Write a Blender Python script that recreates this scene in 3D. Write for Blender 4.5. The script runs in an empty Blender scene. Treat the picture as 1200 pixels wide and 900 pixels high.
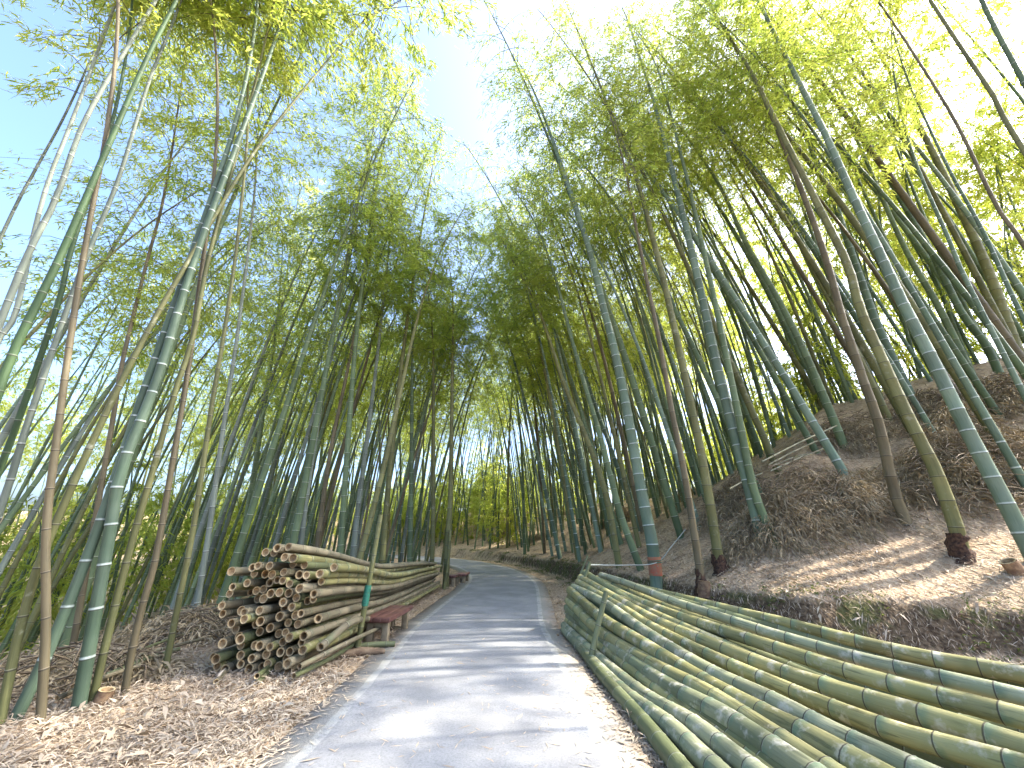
import bpy, math, random
import numpy as np
from mathutils import Vector

random.seed(11)
RNG = np.random.default_rng(11)
scene = bpy.context.scene
COL = scene.collection
R = math.radians

# ------------------------------------------------------------------ camera
EYE_H, PITCH, FPX = 1.35, R(21.5), 450.0
cam_d = bpy.data.cameras.new("camera")
cam = bpy.data.objects.new("camera", cam_d)
COL.objects.link(cam)
cam.location = (0, 0, EYE_H)
cam.rotation_euler = (R(90) + PITCH, 0, 0)
cam_d.sensor_width = 36.0
cam_d.lens = FPX / 1200 * 36
cam_d.clip_end = 3000
cam_d.clip_start = 0.05
scene.camera = cam
EYE = np.array([0, 0, EYE_H])
CP, SP = math.cos(PITCH), math.sin(PITCH)


def ray(px, py):
    u, v = (px - 600) / FPX, (450 - py) / FPX
    return np.array([u, CP - v * SP, SP + v * CP])


def project(p):
    p = np.asarray(p, float) - EYE
    w = p[1] * CP + p[2] * SP
    return np.array([600 + FPX * p[0] / w, 450 - FPX * (p[2] * CP - p[1] * SP) / w]), w


# ------------------------------------------------------------------ terrain
ROAD = np.array([(-.4, -14), (-.4, -4), (-.38, 3.1), (-.45, 5.5), (-.5, 7.2), (-.4, 9.5), (-.3, 12), (-.4, 14.5), (-.95, 17.6),
                 (-1.9, 20.4), (-3.0, 23), (-5.4, 26.4), (-9, 29.6), (-14, 32), (-24, 34), (-40, 35)], float)
HW = 1.25
BANK = np.array([(14.5, -14), (14, -4), (12.5, .5), (9.5, 2.6), (5.7, 5.05), (3.9, 5.75), (2.95, 7.0), (2.45, 9), (1.9, 11.5), (1.6, 14.2),
                 (1.15, 17), (.35, 20), (-.9, 23.2), (-3.5, 27.2), (-7.8, 31.2), (-13.5, 34), (-24, 36.2), (-40, 37.5)], float)


def poly_dist(P, L):
    """distance to polyline L, and sign (+ on its right-hand side when walking along it)"""
    best = np.full(len(P), 1e9)
    sgn = np.ones(len(P))
    for a, b in zip(L[:-1], L[1:]):
        ab = b - a
        t = np.clip(((P - a) @ ab) / (ab @ ab), 0, 1)
        q = a + t[:, None] * ab
        d = np.hypot(*(P - q).T)
        cr = ab[0] * (P[:, 1] - a[1]) - ab[1] * (P[:, 0] - a[0])
        m = d < best - 1e-9
        best[m] = d[m]
        sgn[m] = np.where(cr[m] < 0, 1, -1)
    return best, sgn


def sstep(a, b, x):
    t = np.clip((x - a) / (b - a), 0, 1)
    return t * t * (3 - 2 * t)


_W = [(RNG.uniform(0, 6.28), RNG.uniform(0, 6.28)) for _ in range(24)]


def bumps(x, y, f, n=8, o=0):
    s = 0
    for i in range(n):
        a, p = _W[(i + o) % 24]
        ff = f * (0.7 + 0.17 * i)
        s = s + np.sin(ff * (x * math.cos(a) + y * math.sin(a)) + p)
    return s / n


def terrain(x, y):
    x = np.atleast_1d(np.asarray(x, float))
    y = np.atleast_1d(np.asarray(y, float))
    P = np.stack([x, y], 1)
    dr, sr = poly_dist(P, ROAD)
    db, sb = poly_dist(P, BANK)
    d = db * sb
    d = d + .22 * bumps(x, y, 2.2, 8, 3) * (d > -2) * sstep(-1.2, -.3, d)
    k = 1 - .5 * sstep(8, 19, y)
    bh = .55 * (1 - .2 * sstep(12, 20, y))
    z = bh * sstep(0, .33, d)
    dd = np.clip(d - .3, 0, None)
    up = np.where(dd < 1.8, .42 * dd, .42 * 1.8 + .77 * (dd - 1.8))
    up = np.where(dd > 7.5, .42 * 1.8 + .77 * 5.7 + 1.4 * np.tanh((dd - 7.5) / 2.0), up)
    up = up - .35 * np.clip(dd - 15, 0, None)
    up = np.maximum(up, -3.0)
    z = z + k * up
    z = z - .1 * sstep(-.75, -.45, d) * (1 - sstep(-.3, 0, d)) * (y < 9)
    e = np.where(sr < 0, dr - HW, 0)
    f = np.clip(e - 3.0, 0, None)
    z = z - np.minimum(.24 * f * f / (f + 1.2), 6.0)
    off = sstep(.05, .7, dr - HW)
    z = z + off * (.035 * bumps(x, y, 4.5, 8, 0) + .02 * bumps(x, y, 11, 8, 9))
    z = z + sstep(.8, 3, d) * .16 * bumps(x, y, 1.7, 8, 5)
    z = z - .06 * (1 - sstep(-.12, .1, dr - HW))
    return z


def gz(x, y):
    return float(terrain(x, y)[0])


def hit(px, py):
    """where the sight line through a pixel meets the ground"""
    r = ray(px, py)
    ts = np.linspace(1.5, 60, 2400)
    P = EYE + ts[:, None] * r
    below = P[:, 2] < terrain(P[:, 0], P[:, 1])
    i = int(np.argmax(below)) if below.any() else len(ts) - 1
    p = P[i].copy()
    p[2] = gz(p[0], p[1])
    return p


# ------------------------------------------------------------------ mesh helpers
def mk_mesh(name, V, Q, uv=None, mats=(), smooth=True, midx=None):
    V = np.asarray(V, np.float32)
    Q = np.asarray(Q, np.int32)
    k = Q.shape[1]
    me = bpy.data.meshes.new(name)
    me.vertices.add(len(V))
    me.vertices.foreach_set("co", V.ravel())
    me.loops.add(Q.size)
    me.loops.foreach_set("vertex_index", Q.ravel())
    me.polygons.add(len(Q))
    me.polygons.foreach_set("loop_start", np.arange(0, Q.size, k, dtype=np.int32))
    me.polygons.foreach_set("loop_total", np.full(len(Q), k, np.int32))
    if smooth:
        me.polygons.foreach_set("use_smooth", np.ones(len(Q), bool))
    if midx is not None:
        me.polygons.foreach_set("material_index", np.asarray(midx, np.int32))
    if uv is not None:
        l = me.uv_layers.new(name="UVMap")
        l.data.foreach_set("uv", np.asarray(uv, np.float32).ravel())
    for m in mats:
        me.materials.append(m)
    me.update()
    me.validate()
    return me


def link(name, me, parent=None, loc=None):
    o = bpy.data.objects.new(name, me)
    COL.objects.link(o)
    if parent is not None:
        o.parent = parent
    if loc is not None:
        o.location = [float(c) for c in loc]
    return o


def tag(o, label=None, cat=None, group=None, kind=None):
    if label:
        o["label"] = label
    if cat:
        o["category"] = cat
    if group:
        o["group"] = group
    if kind:
        o["kind"] = kind
    return o


def empty(name, loc):
    o = bpy.data.objects.new(name, None)
    o.empty_display_size = .2
    COL.objects.link(o)
    o.location = [float(c) for c in loc]
    return o


def frames(P, ref):
    T = np.gradient(P, axis=0)
    T /= np.linalg.norm(T, axis=1)[:, None] + 1e-9
    ref = np.asarray(ref, float)
    A = ref - (T @ ref)[:, None] * T
    A /= np.linalg.norm(A, axis=1)[:, None] + 1e-9
    B = np.cross(T, A)
    return T, A, B


def tube(P, rad, sides, vv, ref=(1, .13, 0), wob=None):
    """verts, quads, loop uvs of an open tube along P"""
    P = np.asarray(P, float)
    n = len(P)
    T, A, B = frames(P, ref)
    an = np.arange(sides) * 2 * math.pi / sides
    rr = np.asarray(rad)[:, None] * np.ones(sides)
    if wob is not None:
        rr = rr * wob
    V = P[:, None, :] + rr[:, :, None] * (np.cos(an)[None, :, None] * A[:, None, :] + np.sin(an)[None, :, None] * B[:, None, :])
    i = np.arange(n - 1)[:, None] * sides
    j = np.arange(sides)[None, :]
    j2 = (j + 1) % sides
    Q = np.stack([i + j, i + j2, i + sides + j2, i + sides + j], -1).reshape(-1, 4)
    vv = np.asarray(vv, float)
    u0 = np.broadcast_to(j / sides, (n - 1, sides))
    u1 = np.broadcast_to((j + 1) / sides, (n - 1, sides))
    v0 = np.broadcast_to(vv[:-1, None], (n - 1, sides))
    v1 = np.broadcast_to(vv[1:, None], (n - 1, sides))
    uv = np.stack([np.stack([u0, v0], -1), np.stack([u1, v0], -1), np.stack([u1, v1], -1), np.stack([u0, v1], -1)], 2).reshape(-1, 2)
    return V.reshape(-1, 3), Q, uv


def merge(parts):
    V, Q, U, M = [], [], [], []
    o = 0
    for p in parts:
        v, q = p[0], p[1]
        V.append(v)
        Q.append(q + o)
        U.append(p[2] if len(p) > 2 and p[2] is not None else np.zeros((len(q) * 4, 2)))
        M.append(np.full(len(q), p[3] if len(p) > 3 else 0))
        o += len(v)
    return np.concatenate(V), np.concatenate(Q), np.concatenate(U), np.concatenate(M)


def box(x0, x1, y0, y1, z0, z1):
    V = np.array([(x, y, z) for z in (z0, z1) for y in (y0, y1) for x in (x0, x1)], float)
    Q = np.array([(0, 2, 3, 1), (4, 5, 7, 6), (0, 1, 5, 4), (2, 6, 7, 3), (0, 4, 6, 2), (1, 3, 7, 5)])
    return V, Q


def bevel(o, w=.008):
    m = o.modifiers.new("bevel", "BEVEL")
    m.width = w
    m.segments = 2
    return o


def catmull(P, n=14):
    P = np.asarray(P, float)
    if len(P) == 2:
        t = np.linspace(0, 1, n)[:, None]
        return P[0] * (1 - t) + P[1] * t
    X = np.vstack([2 * P[0] - P[1], P, 2 * P[-1] - P[-2]])
    out = []
    for i in range(1, len(X) - 2):
        a, b, c, d = X[i - 1:i + 3]
        for t in np.linspace(0, 1, n, endpoint=False):
            out.append(.5 * (2 * b + (c - a) * t + (2 * a - 5 * b + 4 * c - d) * t * t + (3 * b - a - 3 * c + d) * t ** 3))
    out.append(X[-2])
    return np.array(out)


def resample(P, s):
    """points at arc lengths s along polyline P"""
    L = np.concatenate([[0], np.cumsum(np.linalg.norm(np.diff(P, axis=0), axis=1))])
    return np.stack([np.interp(s, L, P[:, k]) for k in range(3)], 1), L[-1]


def plen(P):
    return float(np.linalg.norm(np.diff(P, axis=0), axis=1).sum())


# ------------------------------------------------------------------ materials
class N:
    def __init__(s, name):
        s.m = bpy.data.materials.new(name)
        s.m.use_nodes = True
        s.t = s.m.node_tree
        s.t.nodes.clear()
        s.out = s.t.nodes.new("ShaderNodeOutputMaterial")

    def n(s, typ, **kw):
        nd = s.t.nodes.new("ShaderNode" + typ)
        for k, v in kw.items():
            setattr(nd, k, v)
        return nd

    def l(s, a, b):
        s.t.links.new(a, b)

    def val(s, sock, v):
        if isinstance(v, bpy.types.NodeSocket):
            s.l(v, sock)
        else:
            sock.default_value = v

    def math(s, op, a, b=0.0, c=None):
        nd = s.n("Math", operation=op)
        s.val(nd.inputs[0], a)
        s.val(nd.inputs[1], b)
        if c is not None:
            s.val(nd.inputs[2], c)
        return nd.outputs[0]

    def rng(s, v, a, b, c=0.0, d=1.0, smooth=True):
        nd = s.n("MapRange")
        if smooth:
            nd.interpolation_type = 'SMOOTHSTEP'
        s.val(nd.inputs[0], v)
        for i, x in enumerate((a, b, c, d)):
            s.val(nd.inputs[i + 1], x)
        return nd.outputs[0]

    def mix(s, f, a, b, mode='MIX'):
        nd = s.n("Mix", data_type='RGBA', blend_type=mode)
        s.val(nd.inputs[0], f)
        for sk, v in ((nd.inputs[6], a), (nd.inputs[7], b)):
            s.val(sk, v if isinstance(v, bpy.types.NodeSocket) else (*v, 1) if len(v) == 3 else v)
        return nd.outputs[2]

    def noise(s, vec, scale, detail=3, rough=.55):
        nd = s.n("TexNoise")
        if vec is not None:
            s.l(vec, nd.inputs["Vector"])
        nd.inputs["Scale"].default_value = scale
        nd.inputs["Detail"].default_value = detail
        nd.inputs["Roughness"].default_value = rough
        return nd.outputs[0]

    def scalev(s, vec, sc):
        nd = s.n("Mapping")
        nd.inputs["Scale"].default_value = sc
        s.l(vec, nd.inputs["Vector"])
        return nd.outputs[0]

    def bsdf(s, col, rough=.6, spec=.4, bump=None, bstr=.3, bdist=.02):
        b = s.n("BsdfPrincipled")
        s.val(b.inputs["Base Color"], col if isinstance(col, bpy.types.NodeSocket) else (*col, 1))
        s.val(b.inputs["Roughness"], rough)
        b.inputs["Specular IOR Level"].default_value = spec
        if bump is not None:
            bp = s.n("Bump")
            bp.inputs["Strength"].default_value = bstr
            bp.inputs["Distance"].default_value = bdist
            s.l(bump, bp.inputs["Height"])
            s.l(bp.outputs[0], b.inputs["Normal"])
        s.l(b.outputs[0], s.out.inputs[0])
        return b


def culm_mat(name, base, alt, ring, ringw, line, patch=None, pamt=.0, rough=.58, zonec=None, zone=0.0, grime=.3):
    """bamboo skin: the UV's second coordinate counts nodes"""
    m = N(name)
    uv = m.n("UVMap").outputs[0]
    sep = m.n("SeparateXYZ")
    m.l(uv, sep.inputs[0])
    v = sep.outputs[1]
    fr = m.math('FRACT', v)
    fl = m.math('FLOOR', v)
    oi = m.n("ObjectInfo")
    wn = m.n("TexWhiteNoise", noise_dimensions='2D')
    cx = m.n("CombineXYZ")
    m.l(fl, cx.inputs[0])
    m.l(oi.outputs["Random"], cx.inputs[1])
    m.l(cx.outputs[0], wn.inputs[0])
    oc = m.n("TexCoord").outputs["Object"]
    an = m.math('MULTIPLY', sep.outputs[0], 6.2832)
    cc = m.n("CombineXYZ")
    m.l(m.math('COSINE', an), cc.inputs[0])
    m.l(m.math('SINE', an), cc.inputs[1])
    m.l(m.math('ADD', m.math('MULTIPLY', v, .3), m.math('MULTIPLY', oi.outputs["Random"], 50)), cc.inputs[2])
    st = cc.outputs[0]
    blot = m.noise(st, 1.7, 6, .68)
    n1 = m.noise(st, 4.5, 5, .65)
    n2 = m.noise(oc, 2.2, 3)
    col = m.mix(m.rng(n2, .35, .65), base, alt)
    col = m.mix(.55, col, m.mix(oi.outputs["Random"], tuple(.72 * c for c in base), tuple(min(1, 1.3 * c) for c in alt)))
    col = m.mix(m.rng(n1, .5, .8, 0, .45), col, tuple(.45 * c for c in base))
    col = m.mix(m.rng(blot, .54, .66, 0, grime), col, tuple(.38 * c + .012 for c in base))
    fac = m.rng(wn.outputs[0], 0, 1, .78, 1.2, False)
    vm = m.n("VectorMath", operation='SCALE')
    m.l(col, vm.inputs[0])
    m.l(fac, vm.inputs[3])
    col = vm.outputs[0]
    if zone:
        zn = m.math('MULTIPLY', m.rng(fr, .0, zone, 1, 0), m.rng(m.noise(oc, 9, 3), .35, .6))
        col = m.mix(m.math('MULTIPLY', zn, .8), col, zonec)
    if patch:
        col = m.mix(m.rng(m.noise(oc, 7.5, 4, .65), .62 - pamt, .78 - pamt, 0, .8), col, patch)
    rn = m.rng(fr, ringw * .35, ringw, 1, 0)
    rn = m.math('MULTIPLY', rn, m.rng(m.noise(oc, 30, 2), .25, .6, .45, 1))
    col = m.mix(rn, col, ring)
    dk = m.math('MAXIMUM', m.rng(fr, .965, .985, 0, 1), m.rng(fr, .004, .016, 1, 0))
    col = m.mix(m.math('MULTIPLY', dk, line), col, (.035, .03, .02))
    m.bsdf(col, rough, .22, n1, .25, .01)
    return m.m


M = {}
WHT = (.46, .52, .46)
M['blue'] = culm_mat("glaucous_culm", (.105, .162, .1), (.178, .23, .165), WHT, .085, .5, rough=.55)
M['jade'] = culm_mat("jade_culm", (.075, .118, .07), (.13, .175, .12), WHT, .07, .5, rough=.5)
M['deep'] = culm_mat("backlit_deep_green_culm", (.03, .055, .022), (.05, .085, .035), (.2, .24, .16), .04, .6)  # deep green, darkened further to paint the backlit look into the culm
M['green'] = culm_mat("green_culm", (.088, .13, .062), (.135, .178, .092), (.38, .42, .3), .05, .6)
M['olive'] = culm_mat("olive_culm", (.105, .112, .042), (.16, .155, .062), (.3, .3, .2), .03, .8, (.27, .27, .19), .04)
M['tan'] = culm_mat("tan_culm", (.1, .084, .046), (.145, .12, .068), (.3, .26, .18), .03, .8, (.11, .08, .04), .05)
M['grey'] = culm_mat("grey_culm", (.115, .14, .105), (.19, .215, .17), (.36, .39, .34), .06, .7, (.08, .1, .07), .04)
M['pole_green'] = culm_mat("cut_pole_green", (.17, .17, .065), (.3, .27, .12), (.36, .33, .22), .02, .85, (.44, .4, .29), .09, .55, (.11, .17, .1), .32, grime=.7)
M['pole_blue'] = culm_mat("cut_pole_blue", (.15, .168, .09), (.265, .262, .155), (.38, .36, .28), .02, .85, (.45, .42, .33), .1, .6, (.1, .15, .095), .38, grime=.7)
M['pole_grey'] = culm_mat("cut_pole_grey", (.15, .128, .078), (.25, .215, .14), (.4, .36, .26), .05, .8, (.13, .15, .08), .07, .55, (.11, .12, .07), .3, grime=.7)
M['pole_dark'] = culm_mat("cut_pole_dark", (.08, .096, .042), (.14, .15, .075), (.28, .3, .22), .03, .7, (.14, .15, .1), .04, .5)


def simple(name, c1, c2, scale, rough=.7, bump=.4, bd=.02, spec=.3, det=5):
    m = N(name)
    oc = m.n("TexCoord").outputs["Object"]
    n = m.noise(oc, scale, det, .62)
    oi = m.n("ObjectInfo")
    vm = m.n("VectorMath", operation='SCALE')
    m.l(m.mix(m.rng(n, .34, .66), c1, c2), vm.inputs[0])
    m.l(m.rng(oi.outputs["Random"], 0, 1, .6, 1.15, False), vm.inputs[3])
    m.bsdf(vm.outputs[0], rough, spec, n, bump, bd)
    return m.m


M['cut'] = simple("cut_end_tan", (.4, .29, .14), (.56, .43, .24), 40, .75, .3, .004)
M['hollow'] = simple("culm_hollow", (.2, .125, .055), (.34, .23, .11), 30, .8, .2, .004)
M['soil'] = simple("root_soil", (.035, .02, .014), (.13, .07, .04), 26, .9, .9, .03)
M['bench_top'] = simple("bench_red_brown", (.11, .045, .034), (.19, .085, .064), 9, .5, .25, .006, .45)
M['bench_leg'] = simple("bench_concrete_tan", (.17, .135, .08), (.27, .22, .14), 12, .8, .4, .008)
M['rope'] = simple("pale_rope", (.4, .43, .38), (.55, .58, .52), 60, .8, .3, .004)
M['tie'] = simple("green_tie", (.02, .11, .07), (.03, .17, .11), 50, .6, .4, .006)
M['paint'] = simple("red_paint_band", (.4, .1, .055), (.27, .17, .09), 16, .7, .2, .004)
M['sheath'] = simple("dry_sheath", (.15, .085, .05), (.3, .2, .11), 14, .8, .6, .01)
M['cane'] = simple("pale_cane", (.24, .23, .13), (.4, .37, .25), 9, .7, .3, .006)
M['stone'] = simple("brown_log", (.12, .08, .05), (.22, .16, .1), 11, .9, .7, .02)


def leaf_mat(name, c1, c2, t1, t2, tw=.5, rough=.5):
    m = N(name)
    geo = m.n("NewGeometry")
    oi = m.n("ObjectInfo")
    r = geo.outputs["Random Per Island"]
    oc = m.n("TexCoord").outputs["Object"]
    k = m.math('ADD', m.math('MULTIPLY', r, .45), m.math('MULTIPLY', oi.outputs["Random"], .3))
    k = m.math('ADD', k, m.rng(m.noise(oc, .8, 2), .35, .65, 0, .3))
    d = m.n("BsdfPrincipled")
    m.l(m.mix(k, c1, c2), d.inputs["Base Color"])
    d.inputs["Roughness"].default_value = rough
    d.inputs["Specular IOR Level"].default_value = .3
    t = m.n("BsdfTranslucent")
    m.l(m.mix(k, t1, t2), t.inputs[0])
    mx = m.n("MixShader")
    mx.inputs[0].default_value = tw
    m.l(d.outputs[0], mx.inputs[1])
    m.l(t.outputs[0], mx.inputs[2])
    m.l(mx.outputs[0], m.out.inputs[0])
    return m.m


M['leaf'] = leaf_mat("bamboo_leaf", (.075, .125, .02), (.15, .175, .032), (.36, .51, .07), (.66, .63, .12), .72)
M['dry'] = leaf_mat("dry_leaf", (.17, .135, .07), (.48, .39, .25), (.14, .1, .05), (.28, .21, .11), .25, .7)
M['litter'] = leaf_mat("fallen_leaf", (.26, .195, .13), (.62, .52, .385), (.15, .1, .06), (.36, .27, .18), .12, .7)
M['grass'] = leaf_mat("bank_grass", (.045, .08, .015), (.12, .15, .03), (.08, .13, .02), (.18, .2, .04), .35, .6)
M['twig'] = simple("twig", (.07, .075, .035), (.13, .13, .06), 20, .7, .1, .004)
M['drytwig'] = simple("dry_twig", (.12, .09, .055), (.26, .2, .13), 14, .8, .2, .004)


def ground_mat():
    m = N("leaf_litter_ground")
    oc = m.n("TexCoord").outputs["Object"]
    geo = m.n("NewGeometry")
    sp = m.n("SeparateXYZ")
    m.l(geo.outputs["Normal"], sp.inputs[0])
    n0 = m.noise(oc, .9, 4)
    n1 = m.noise(oc, 18, 5, .7)
    vo = m.n("TexVoronoi")
    vo.inputs["Scale"].default_value = 26
    m.l(m.scalev(oc, (1, .45, 1)), vo.inputs["Vector"])
    vc = m.n("SeparateXYZ")
    m.l(vo.outputs["Color"], vc.inputs[0])
    col = m.mix(vc.outputs[0], (.27, .18, .105), (.6, .46, .3))
    col = m.mix(m.rng(n1, .3, .7, 0, .7), col, (.37, .27, .175))
    col = m.mix(m.rng(n0, .45, .7, 0, .4), col, (.21, .15, .09))
    col = m.mix(m.rng(m.noise(oc, 1.9, 6, .72), .5, .62, 0, .65), col, (.14, .1, .062))
    steep = m.rng(sp.outputs[2], .62, .82, 1, 0)
    soil = m.mix(m.rng(n1, .35, .65), (.05, .033, .02), (.16, .115, .07))
    soil = m.mix(m.rng(m.noise(oc, 2.3, 4), .48, .6, 0, .7), soil, (.075, .085, .025))
    col = m.mix(steep, col, soil)
    h = m.math('ADD', m.math('MULTIPLY', n1, .6), m.math('MULTIPLY', vo.outputs["Distance"], .7))
    m.bsdf(col, .9, .15, h, .7, .04)
    return m.m


def road_mat():
    m = N("worn_concrete_road")
    uv = m.n("UVMap").outputs[0]
    oc = m.n("TexCoord").outputs["Object"]
    sep = m.n("SeparateXYZ")
    m.l(uv, sep.inputs[0])
    u = sep.outputs[0]
    au = m.math('ABSOLUTE', u)
    n1 = m.noise(oc, 60, 4, .7)
    n2 = m.noise(oc, 1.6, 5, .6)
    n3 = m.noise(oc, 95, 2, .7)
    n4 = m.noise(oc, .45, 5, .7)
    col = m.mix(m.rng(n2, .35, .68), (.215, .217, .218), (.3, .301, .298))
    col = m.mix(m.rng(n1, .42, .7, 0, .55), col, (.12, .12, .12))
    col = m.mix(m.rng(n3, .58, .75, 0, .5), col, (.4, .39, .365))
    wob = m.math('ADD', au, m.math('MULTIPLY', m.math('SUBTRACT', m.noise(oc, 3.5, 3), .5), .06))
    col = m.mix(m.rng(n4, .5, .66, 0, .4), col, (.16, .155, .15))
    edge = m.rng(wob, .97, 1.03)
    col = m.mix(m.math('MULTIPLY', edge, .75), col, m.mix(m.rng(n1, .35, .7), (.24, .22, .18), (.35, .33, .28)))
    dirt = m.math('MULTIPLY', m.rng(wob, 1.08, 1.25), m.rng(m.noise(oc, 5, 5, .7), .4, .6))
    col = m.mix(m.math('MULTIPLY', dirt, .8), col, (.24, .17, .11))
    line = m.math('MULTIPLY', m.rng(m.math('ABSOLUTE', m.math('SUBTRACT', wob, .985)), .035, .05, 1, 0), m.rng(m.noise(oc, 9, 4, .7), .36, .52))
    col = m.mix(m.math('MULTIPLY', line, .42), col, (.5, .49, .43))
    ck = m.n("TexVoronoi", feature='DISTANCE_TO_EDGE')
    ck.inputs["Scale"].default_value = .55
    wv = m.n("VectorMath", operation='ADD')
    nn = m.n("TexNoise")
    nn.inputs["Scale"].default_value = 2.5
    m.l(oc, nn.inputs["Vector"])
    m.l(oc, wv.inputs[0])
    m.l(nn.outputs["Color"], wv.inputs[1])
    m.l(wv.outputs[0], ck.inputs["Vector"])
    crk = m.rng(ck.outputs["Distance"], .002, .009, 1, 0)
    col = m.mix(m.math('MULTIPLY', crk, .12), col, (.12, .115, .11))
    m.bsdf(col, .85, .25, m.math('ADD', n1, n3), .35, .006)
    return m.m


M['ground'] = ground_mat()
M['road'] = road_mat()

# ------------------------------------------------------------------ setting: ground and road
def axis(lo, hi, f0, f1, step, grow=1.18):
    a = list(np.arange(f0, f1, step))
    s = step
    x = f1
    while x < hi:
        a.append(x)
        s = min(s * grow, 60)
        x += s
    a.append(hi)
    s = step
    x = f0
    pre = []
    while x > lo:
        s = min(s * grow, 60)
        x -= s
        pre.append(x)
    return np.array(sorted(pre) + a)


gx = axis(-700, 700, -5.5, 12.5, .11, 1.06)
gy = axis(-300, 1400, 1.2, 16, .11, 1.035)
XX, YY = np.meshgrid(gx, gy)
ZZ = terrain(XX.ravel(), YY.ravel())
V = np.stack([XX.ravel(), YY.ravel(), ZZ], 1)
nx, ny = len(gx), len(gy)
ii = (np.arange(ny - 1)[:, None] * nx + np.arange(nx - 1)[None, :]).ravel()
o = link("ground", mk_mesh("ground", V, np.stack([ii, ii + 1, ii + nx + 1, ii + nx], 1), None, [M['ground']]))
tag(o, "ground covered in dry fallen bamboo leaves rising to a slope on the right", "ground", kind="structure")

RC, rl = resample(catmull(np.c_[ROAD, np.zeros(len(ROAD))], 10), np.linspace(0, 1, 2)), None
_rc = catmull(np.c_[ROAD, np.zeros(len(ROAD))], 12)
_L = plen(_rc)
RC, _ = resample(_rc, np.arange(0, _L, .25))
Tn = np.gradient(RC, axis=0)
Tn /= np.linalg.norm(Tn, axis=1)[:, None]
Nn = np.stack([Tn[:, 1], -Tn[:, 0], 0 * Tn[:, 0]], 1)
prof = [(-1.29, -.12), (-1.25, .012), (-.9, .022), (-.3, .034), (.3, .034), (.9, .022), (1.25, .012), (1.29, -.12)]
rows = []
for (w, z) in prof:
    jit = .035 * bumps(RC[:, 0] * 3, RC[:, 1] * 3, 2.0, 8, 2) if abs(w) > 1.2 else 0
    p = RC + Nn * (w + np.sign(w) * jit)[:, None] if abs(w) > 1.2 else RC + Nn * w
    p = p.copy()
    p[:, 2] = z
    rows.append(p)
V = np.stack(rows, 1)
n, k = V.shape[:2]
ii = (np.arange(n - 1)[:, None] * k + np.arange(k - 1)[None, :]).ravel()
Q = np.stack([ii, ii + 1, ii + k + 1, ii + k], 1)
us = np.array([w for w, _ in prof])
ss = np.arange(n) * .25
UVv = np.stack([np.broadcast_to(us, (n, k)), np.broadcast_to(ss[:, None], (n, k))], -1).reshape(-1, 2)
o = link("road", mk_mesh("road", V.reshape(-1, 3), Q, UVv[Q.ravel()], [M['road']]))
tag(o, "narrow grey concrete road curving left between the bamboo groves", "road", kind="structure")


# ------------------------------------------------------------------ leaves
def leaf_quads(P, D, L, W, droop=0.25):
    """kite-shaped leaves at P pointing along D (unit), two quads folded down the middle each"""
    n = len(P)
    rv = RNG.normal(size=(n, 3))
    S = np.cross(D, rv)
    S /= np.linalg.norm(S, axis=1)[:, None] + 1e-9
    L = L[:, None]
    W = W[:, None]
    mid = P + D * L * .42
    tip = P + D * L + np.array([0, 0, -1.0]) * L * droop
    V = np.stack([P, mid + S * W * .5, tip, mid - S * W * .5], 1).reshape(-1, 3)
    Q = np.arange(4 * n).reshape(-1, 4)
    return V, Q


def foliage(spine, s0, Lmax, nleaf, leaf=.14, sprig=True, rng=RNG, sparse=1.0):
    """crown of one bamboo: paired branches at each node, drooping twigs, tufts of leaves"""
    tot = plen(spine)
    nodes = np.arange(s0 * tot, tot * .985, .27)
    nb = len(nodes)
    P, _ = resample(spine, nodes)
    P2, _ = resample(spine, np.minimum(nodes + .1, tot))
    f = (nodes / tot - s0) / (1 - s0)
    base = np.repeat(P, 2, 0)
    f2 = np.repeat(f, 2)
    az = np.repeat(rng.uniform(0, 6.28) + np.arange(nb) * math.pi * .5 + rng.normal(0, .5, nb), 2) + np.tile([0, 2.2], nb) + rng.normal(0, .3, 2 * nb)
    keep = rng.random(2 * nb) < sparse
    base, f2, az = base[keep], f2[keep], az[keep]
    L = Lmax * (np.clip(.35 + 1.9 * f2, 0, 1) * (1 - .72 * np.clip((f2 - .35) / .65, 0, 1) ** 1.3)) * rng.uniform(.65, 1.15, len(f2))
    H = np.stack([np.cos(az), np.sin(az), 0 * az], 1)
    rise = rng.uniform(.35, .75, len(f2))
    sag = rng.uniform(.7, 1.2, len(f2))

    def bp(i, u):
        p = base[i] + H[i] * (L[i] * u)[:, None]
        p[:, 2] += L[i] * (rise[i] * u - sag[i] * u * u)
        return p

    parts = []
    if sprig:
        for i in range(len(L)):
            us = np.linspace(0, 1, 5)
            ix = np.full(5, i)
            v, q, _u = tube(bp(ix, us), np.linspace(.009, .003, 5), 3, us, (0, 0, 1.0))
            parts.append((v, q, None, 1))
    # tufts
    w = L / L.sum()
    ntuft = max(8, int(nleaf / 6))
    bi = rng.choice(len(L), ntuft, p=w)
    u = rng.beta(2.2, 1.15, ntuft)
    tp = bp(bi, u)
    off = rng.normal(size=(ntuft, 3)) * np.array([.12, .12, .06]) * (L[bi] / Lmax + .35)[:, None]
    off[:, 2] -= .07
    tp = tp + off
    outv = H[bi] + rng.normal(size=(ntuft, 3)) * .55
    li = np.repeat(np.arange(ntuft), 6)
    D = outv[li] * .8 + rng.normal(size=(len(li), 3)) * .6
    D[:, 2] = D[:, 2] * .55 - .42
    D /= np.linalg.norm(D, axis=1)[:, None]
    lp = tp[li] + rng.normal(size=(len(li), 3)) * .05
    lv, lq = leaf_quads(lp, D, leaf * rng.uniform(.65, 1.3, len(li)), leaf * .17 * rng.uniform(.75, 1.3, len(li)))
    parts.append((lv, lq, None, 0))
    return parts


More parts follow.
